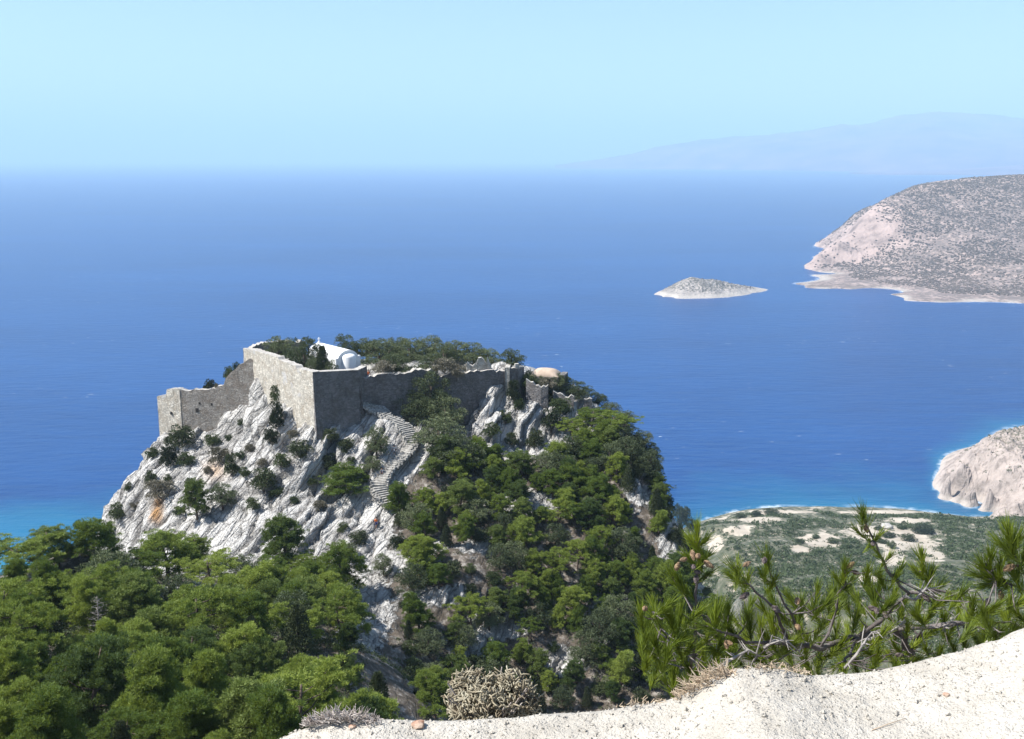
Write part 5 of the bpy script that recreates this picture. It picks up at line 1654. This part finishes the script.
def fill_poly(poly, n, seed, Yr, sp, up=0.9):
    rnd = random.Random(seed); out = []; t = 0
    xs = [p[0] for p in poly]; ys = [p[1] for p in poly]
    while len(out) < n and t < 9000:
        t += 1
        x, y = rnd.uniform(min(xs), max(xs)), rnd.uniform(min(ys), max(ys))
        if not inside(poly, x, y) or any((x - o[0]) ** 2 + (y - o[1]) ** 2 < sp * sp for o in out): continue
        out.append((x, y, rnd.uniform(*Yr), rnd.uniform(-.75, .75), up * rnd.uniform(0.5, 1.3), rnd.uniform(0.85, 1.15)))
    return out

# main spreading pine in the middle
limbs_main = [
    ([(925, 700, 5.9), (915, 660, 5.7), (897, 629, 5.4), (858, 637, 5.2), (820, 648, 5.05), (788, 646, 4.95), (764, 643, 4.85)], 0.026, 0.010),
    ([(897, 629, 5.4), (930, 626, 5.4), (971, 624, 5.35), (990, 612, 5.2)], 0.018, 0.008),
    ([(858, 637, 5.2), (880, 620, 5.2), (907, 592, 5.1), (892, 573, 5.0), (883, 562, 5.0), (877, 545, 4.95), (868, 527, 4.9), (862, 512, 4.85)], 0.012, 0.004),
    ([(788, 646, 4.95), (782, 625, 4.9), (773, 609, 4.85), (757, 592, 4.8), (745, 582, 4.75), (733, 568, 4.7)], 0.009, 0.004),
    ([(800, 647, 5.0), (795, 620, 5.0), (780, 597, 4.95), (771, 572, 4.9), (765, 556, 4.9)], 0.008, 0.0035),
    ([(820, 648, 5.05), (833, 620, 5.1), (840, 595, 5.1), (845, 570, 5.05)], 0.008, 0.004),
    ([(915, 640, 5.6), (935, 610, 5.4), (930, 580, 5.3), (921, 558, 5.3)], 0.008, 0.004),
    ([(764, 643, 4.85), (745, 640, 4.8), (722, 632, 4.7), (700, 625, 4.65)], 0.008, 0.005),
    ([(858, 637, 5.2), (850, 655, 5.0), (835, 668, 4.8)], 0.008, 0.005),
    ([(907, 592, 5.1), (930, 590, 5.1), (955, 594, 5.1), (972, 600, 5.1)], 0.009, 0.006),
]
fills = fill_poly([(712, 612), (740, 606), (775, 600), (815, 598), (840, 590), (862, 575), (900, 590), (935, 590), (960, 590), (985, 605), (985, 640), (940, 655), (880, 672), (800, 668), (745, 668), (708, 680)], 105, 2, (4.7, 5.9), 11)
fills += [(738, 565, 4.72, -.3, 1, .8), (730, 575, 4.75, -.8, .5, .8), (748, 578, 4.8, .4, .8, .8), (768, 560, 4.9, .1, 1, .8), (762, 575, 4.9, -.5, .8, .7), (775, 580, 4.9, .5, .8, .7), (862, 515, 4.85, 0, 1, .75), (856, 530, 4.88, -.7, .6, .7), (880, 535, 4.9, .5, .9, .7), (874, 548, 4.95, -.6, .8, .7),
          (868, 572, 5, -.5, .8, .9), (880, 578, 5, -.2, 1, .9), (900, 570, 5, .3, 1, .9), (845, 565, 5.05, 0, 1, .8), (836, 577, 5.1, -.6, .8, .8), (853, 580, 5.1, .5, .8, .8), (922, 555, 5.3, -.2, 1, .8), (915, 570, 5.3, -.6, .9, .8), (932, 572, 5.3, .4, .9, .9), (940, 585, 5.3, .7, .7, .9), (890, 556, 5.0, .5, .8, .7),
          (817, 590, 5.0, -.1, 1, .9), (830, 600, 5.0, .2, 1, .9), (801, 603, 5, -.3, 1, .9)]
cn = [(749, 593, 4.75, 1), (772, 606, 4.8, 1), (743, 566, 4.7, 0), (765, 558, 4.88, 1), (846, 568, 5.05, 0), (852, 571, 5.05, 0), (872, 541, 4.9, 1), (865, 525, 4.88, 0), (972, 602, 5.1, 0), (930, 592, 5.1, 1), (922, 594, 5.1, 1), (875, 608, 5.0, 1), (884, 611, 5.0, 1), (797, 598, 4.9, 0), (726, 640, 4.7, 0), (895, 655, 5.0, 1), (970, 623, 5.2, 1), (868, 607, 5.0, 1), (796, 625, 4.9, 0), (930, 575, 5.3, 1)]
ty = 6.6
tb0 = W(935, 760, ty)
gz0 = ground(tb0[0], ty)
trunk = ([(tb0[0] + 0.25, ty + 0.2, gz0 - 0.3), (tb0[0] + 0.1, ty, gz0 + 0.6), W(930, 730, 6.2), W(925, 700, 5.9)], [0.075, 0.06, 0.045, 0.03])
fg_pine('sprawling pine with long bright needles and a crooked horizontal branch behind road edge', (tb0[0] + 0.25, ty + 0.2, gz0), trunk, limbs_main, fills, cn, 11)

# left leader with a ring of cones
limbs_l = [
    ([(690, 700, 4.9), (692, 660, 4.85), (695, 620, 4.8), (696, 585, 4.8), (697, 555, 4.8), (697, 530, 4.8)], 0.012, 0.004),
    ([(692, 655, 4.85), (675, 645, 4.8), (660, 630, 4.75), (652, 612, 4.75)], 0.007, 0.004),
    ([(695, 610, 4.8), (683, 596, 4.8), (672, 578, 4.8)], 0.005, 0.003),
    ([(692, 660, 4.85), (712, 640, 4.9), (728, 622, 4.9)], 0.007, 0.004),
]
fl = [(697, 528, 4.8, 0, 1, .75), (690, 540, 4.8, -.5, .9, .8), (705, 541, 4.8, .5, .9, .8), (686, 556, 4.8, -.8, .5, .8), (708, 556, 4.8, .8, .5, .8), (676, 575, 4.8, -.8, .4, .75), (682, 585, 4.8, -.7, .5, .7), (711, 572, 4.8, .7, .4, .75), (700, 560, 4.8, .2, .9, .8)]
fl += fill_poly([(640, 612), (655, 600), (675, 606), (690, 612), (705, 606), (730, 606), (738, 640), (722, 672), (700, 690), (665, 690), (648, 668), (638, 640)], 50, 5, (4.5, 5.2), 11)
cl_ = [(692, 550, 4.75, 0), (698, 555, 4.75, 0), (687, 559, 4.75, 0), (704, 561, 4.76, 0), (676, 570, 4.76, 0), (700, 573, 4.76, 1), (697, 575, 4.76, 1), (646, 608, 4.7, 0), (726, 642, 4.7, 0), (698, 612, 4.75, 1), (703, 616, 4.75, 1), (692, 566, 4.76, 1)]
tl = W(688, 760, 5.6); gl = ground(tl[0], 5.6)
fg_pine('young upright pine with a ring of pale cones near its top', (tl[0], 5.6, gl), ([(tl[0], 5.6, gl - 0.2), (tl[0] - 0.05, 5.4, gl + 0.5), W(690, 700, 4.9)], [0.04, 0.03, 0.013]), limbs_l, fl, cl_, 12)

# right edge pine
limbs_r = [
    ([(1110, 700, 4.9), (1070, 640, 4.7), (1040, 600, 4.5), (1010, 584, 4.4), (994, 578, 4.4), (984, 568, 4.4)], 0.016, 0.004),
    ([(1040, 600, 4.5), (1024, 575, 4.4), (1016, 560, 4.35), (1009, 535, 4.35)], 0.008, 0.004),
    ([(1070, 640, 4.7), (1040, 630, 4.6), (1010, 625, 4.5), (985, 622, 4.5)], 0.009, 0.005),
    ([(1070, 640, 4.7), (1060, 590, 4.6), (1050, 550, 4.6)], 0.009, 0.004),
]
fr_ = [(984, 566, 4.4, -.8, .5, 1), (976, 574, 4.4, -1, .3, 1), (990, 556, 4.4, -.5, .8, 1), (1000, 562, 4.4, -.3, .9, 1), (1008, 532, 4.35, -.2, 1, 1.05), (1002, 545, 4.35, -.6, .8, 1), (1018, 540, 4.35, .4, .9, 1), (1024, 556, 4.4, .2, 1, 1), (1000, 580, 4.4, -.6, .1, 1), (986, 585, 4.4, -.9, .1, .9), (1012, 570, 4.4, 0, .8, 1)]
fr_ += fill_poly([(975, 618), (990, 605), (1010, 600), (1040, 596), (1080, 560), (1120, 600), (1120, 660), (1030, 640), (985, 650), (972, 640)], 46, 6, (4.25, 4.9), 12)
tr = W(1150, 760, 5.6); gr = ground(tr[0], 5.6)
fg_pine('bright long needled pine reaching in from the right edge', (tr[0], 5.6, gr), ([(tr[0], 5.6, gr - 0.2), (tr[0] - 0.1, 5.3, gr + 0.6), W(1110, 700, 4.9)], [0.05, 0.035, 0.018]), limbs_r, fr_, [(1000, 590, 4.4, 0), (1015, 565, 4.38, 0), (990, 598, 4.4, 1)], 13)

# dead grey branches caught in the middle of the pine
def dead_branch(label, pts, seed, n=16):
    rnd = random.Random(seed)
    P = [Vector(W(*p)) for p in pts]; O = P[0]
    m = MB(); m.tube([p - O for p in P], [0.009 - 0.006 * i / (len(P) - 1) for i in range(len(P))], 6)
    for _ in range(n):
        i = rnd.randrange(len(P) - 1); q = P[i].lerp(P[i + 1], rnd.random()) - O
        d = Vector((rnd.gauss(0, .055), rnd.gauss(0, .05), rnd.gauss(0.0, .045)))
        m.tube([q, q + d * 0.5 + Vector((0, 0, rnd.gauss(0, .015))), q + d], [0.004, 0.003, 0.0012], 4, False)
    o = m.build('dead_branch', BARKG, None, True, tuple(O)); tag(o, label, 'branch', 'dead branches in the foreground pine')
dead_branch('pale dead branch curling over the crooked limb of the pine', [(764, 648, 4.75), (775, 640, 4.75), (788, 642, 4.75), (800, 652, 4.78)], 1, 10)
dead_branch('grey dead twigs tangled right of the diagonal shoot', [(905, 596, 5.0), (915, 600, 5.0), (926, 588, 5.0), (940, 600, 5.0), (960, 592, 5.0), (976, 590, 5.0), (986, 605, 5.0)], 2, 22)
dead_branch('bleached dead limb on the crooked branch at its middle', [(868, 640, 5.05), (890, 632, 5.05), (905, 622, 5.05), (925, 628, 5.05), (950, 626, 5.1)], 3, 22)
dead_branch('thin dead sticks low in the pine above road edge', [(845, 668, 4.6), (856, 655, 4.6), (866, 640, 4.7), (872, 632, 4.8)], 4, 12)
dead_branch('dead twigs under the left part of the pine', [(712, 672, 4.5), (730, 660, 4.5), (748, 650, 4.6), (760, 656, 4.6)], 5, 18)

# ============================================================ dry things along the road edge
M_STRAW = NT('dry_straw'); M_STRAW.color(M_STRAW.ramp(M_STRAW.noise(M_STRAW.coords(), 30, 2), [(0.3, (0.34, 0.24, 0.16)), (0.7, (0.60, 0.50, 0.36))])); M_STRAW = M_STRAW.m
M_TWIG = NT('dry_grey_twigs'); M_TWIG.color(M_TWIG.ramp(M_TWIG.noise(M_TWIG.coords(), 30, 2), [(0.3, (0.26, 0.21, 0.18)), (0.7, (0.56, 0.51, 0.46))])); M_TWIG = M_TWIG.m
M_SUCC = NT('dried_fleshy_stems'); M_SUCC.color(M_SUCC.ramp(M_SUCC.noise(M_SUCC.coords(), 14, 3), [(0.3, (0.17, 0.135, 0.09)), (0.5, (0.30, 0.26, 0.18)), (0.75, (0.44, 0.41, 0.31))])); M_SUCC = M_SUCC.m

def succulent():
    rnd = random.Random(4)
    c = Vector(W(488, 712, 5.0)); O = c + Vector((0, 0, -0.25))
    m = MB(); w = MB()
    Rx, Rz, Ry = 0.25, 0.19, 0.22
    for k in range(2300):
        th = rnd.uniform(0, 2 * math.pi); z = rnd.random()
        r = math.sqrt(1 - z * z * 0.9)
        p = Vector((math.cos(th) * r * Rx, math.sin(th) * r * Ry, z * Rz)) * rnd.uniform(0.62, 1.04)
        # lumpy outline, higher on the right
        p *= 0.92 + 0.16 * math.sin(th * 3 + 1) + (0.10 if p.x > 0.05 and z > 0.6 else 0)
        out = Vector((p.x, p.y, p.z * 0.8 + 0.03)).normalized()
        d = Vector((rnd.gauss(0, 1), rnd.gauss(0, 1), rnd.gauss(0, 1))); d = (d - out * d.dot(out) * 0.75).normalized() + out * rnd.uniform(-.2, .55)
        d.normalize(); L = rnd.uniform(0.022, 0.045)
        bend = d.cross(out).normalized() * rnd.gauss(0, .013) + out * rnd.uniform(.0, .016)
        rr = rnd.uniform(0.0032, 0.0052)
        base = p + Vector((0, 0, 0.25))
        m.tube([base, base + d * L * 0.5 + bend, base + d * L + bend * 1.4, base + d * L * 1.08 + bend * 1.5], [rr * 0.8, rr, rr * 0.9, rr * 0.3], 5, True)
    for k in range(60):
        th = rnd.uniform(0, 2 * math.pi); z = rnd.random() ** 0.7
        p = Vector((math.cos(th) * Rx * 0.85, math.sin(th) * Ry * 0.85, z * Rz * 0.9 + 0.25))
        w.tube([(0, 0, -0.1), p * 0.5 + Vector((0, 0, 0.03)), p], [0.008, 0.006, 0.004], 4, False)
    root = empty('dry_bush', tuple(O)); tag(root, 'rounded bush of dried curling fleshy stems behind the road edge', 'bush')
    m.build('fleshy_stems', M_SUCC, root, True); w.build('inner_branches', M_TWIG, root, True)
    g = ground(O.x, O.y)
    s = MB(); s.tube([(0, 0.02, g - O.z - 0.1), (0.02, 0.0, (g - O.z) * 0.5), (0, 0, 0.05)], [0.02, 0.016, 0.012], 6)
    s.build('stem', M_TWIG, root, True)
succulent()

def sticks(name, label, cat, mat, px0, px1, pyf, hpx, n, Y, seed, lean=0.0, curl=0.02, r=0.0016):
    rnd = random.Random(seed)
    O = Vector(W((px0 + px1) / 2, pyf((px0 + px1) / 2), Y))
    m = MB()
    for k in range(n):
        px = rnd.uniform(px0, px1)
        f = (px - px0) / (px1 - px0)
        env = math.sin(math.pi * min(1, max(0, f))) ** 0.6
        p = Vector(W(px, pyf(px) - rnd.uniform(0, 0.55) * hpx * env, Y + rnd.uniform(-.05, .05))) - O
        L = rnd.uniform(0.3, 0.62) * hpx * 0.0047 * (0.4 + env)
        d = Vector((rnd.gauss(lean, .55), rnd.gauss(0, .3), abs(rnd.gauss(0.5, .45)))).normalized()
        c = Vector((rnd.gauss(0, curl), rnd.gauss(0, curl), rnd.gauss(0, curl * 0.6)))
        m.tube([p, p + d * L * 0.5 + c, p + d * L], [r * rnd.uniform(0.8, 1.6), r * 1.1, r * 0.5], 4, False)
    o = m.build(name, mat, None, True, tuple(O)); return tag(o, label, cat)
sticks('twig_pile', 'tangled heap of dry grey twigs on the road edge', 'twigs', M_TWIG, 303, 382, lambda x: 725 - 0.02 * (x - 340), 17, 480, 3.72, 31, -0.1, 0.006, 0.0019)
sticks('dry_grass_tuft', 'reddish straw sprawling on the road edge below the upright pine', 'dry grass', M_STRAW, 676, 738, lambda x: 701 - 0.42 * (x - 676), 20, 260, 3.72, 32, -0.5, 0.012)
sticks('dry_grass_tuft', 'thin line of straw lying along the crest left of the crooked branch', 'dry grass', M_STRAW, 745, 812, lambda x: 669 + 0.09 * (x - 745), 9, 90, 3.72, 33, -0.2, 0.01)
sticks('dry_grass_tuft', 'few dry blades on the low part of the road edge at centre', 'dry grass', M_STRAW, 615, 668, lambda x: 706 - 0.1 * (x - 640), 9, 34, 3.72, 34, 0.2, 0.008)
m = MB(); p0 = Vector(W(872, 726, 3.3)); p1 = Vector(W(906, 718, 3.36))
def onb(p): return Vector((p.x, p.y, float(berm_z(np.array([p.x]), np.array([p.y]))[0]) + 0.003))
q0, q1 = onb(p0), onb(p1)
m.tube([(0, 0, 0), (q1 - q0) * 0.5 + Vector((0, 0, .002)), q1 - q0], [0.0016, 0.0016, 0.001], 5)
o = m.build('twig', M_STRAW, None, True, tuple(q0)); tag(o, 'single thin dry stick lying on the pale ground at lower right', 'twig')

label_all()
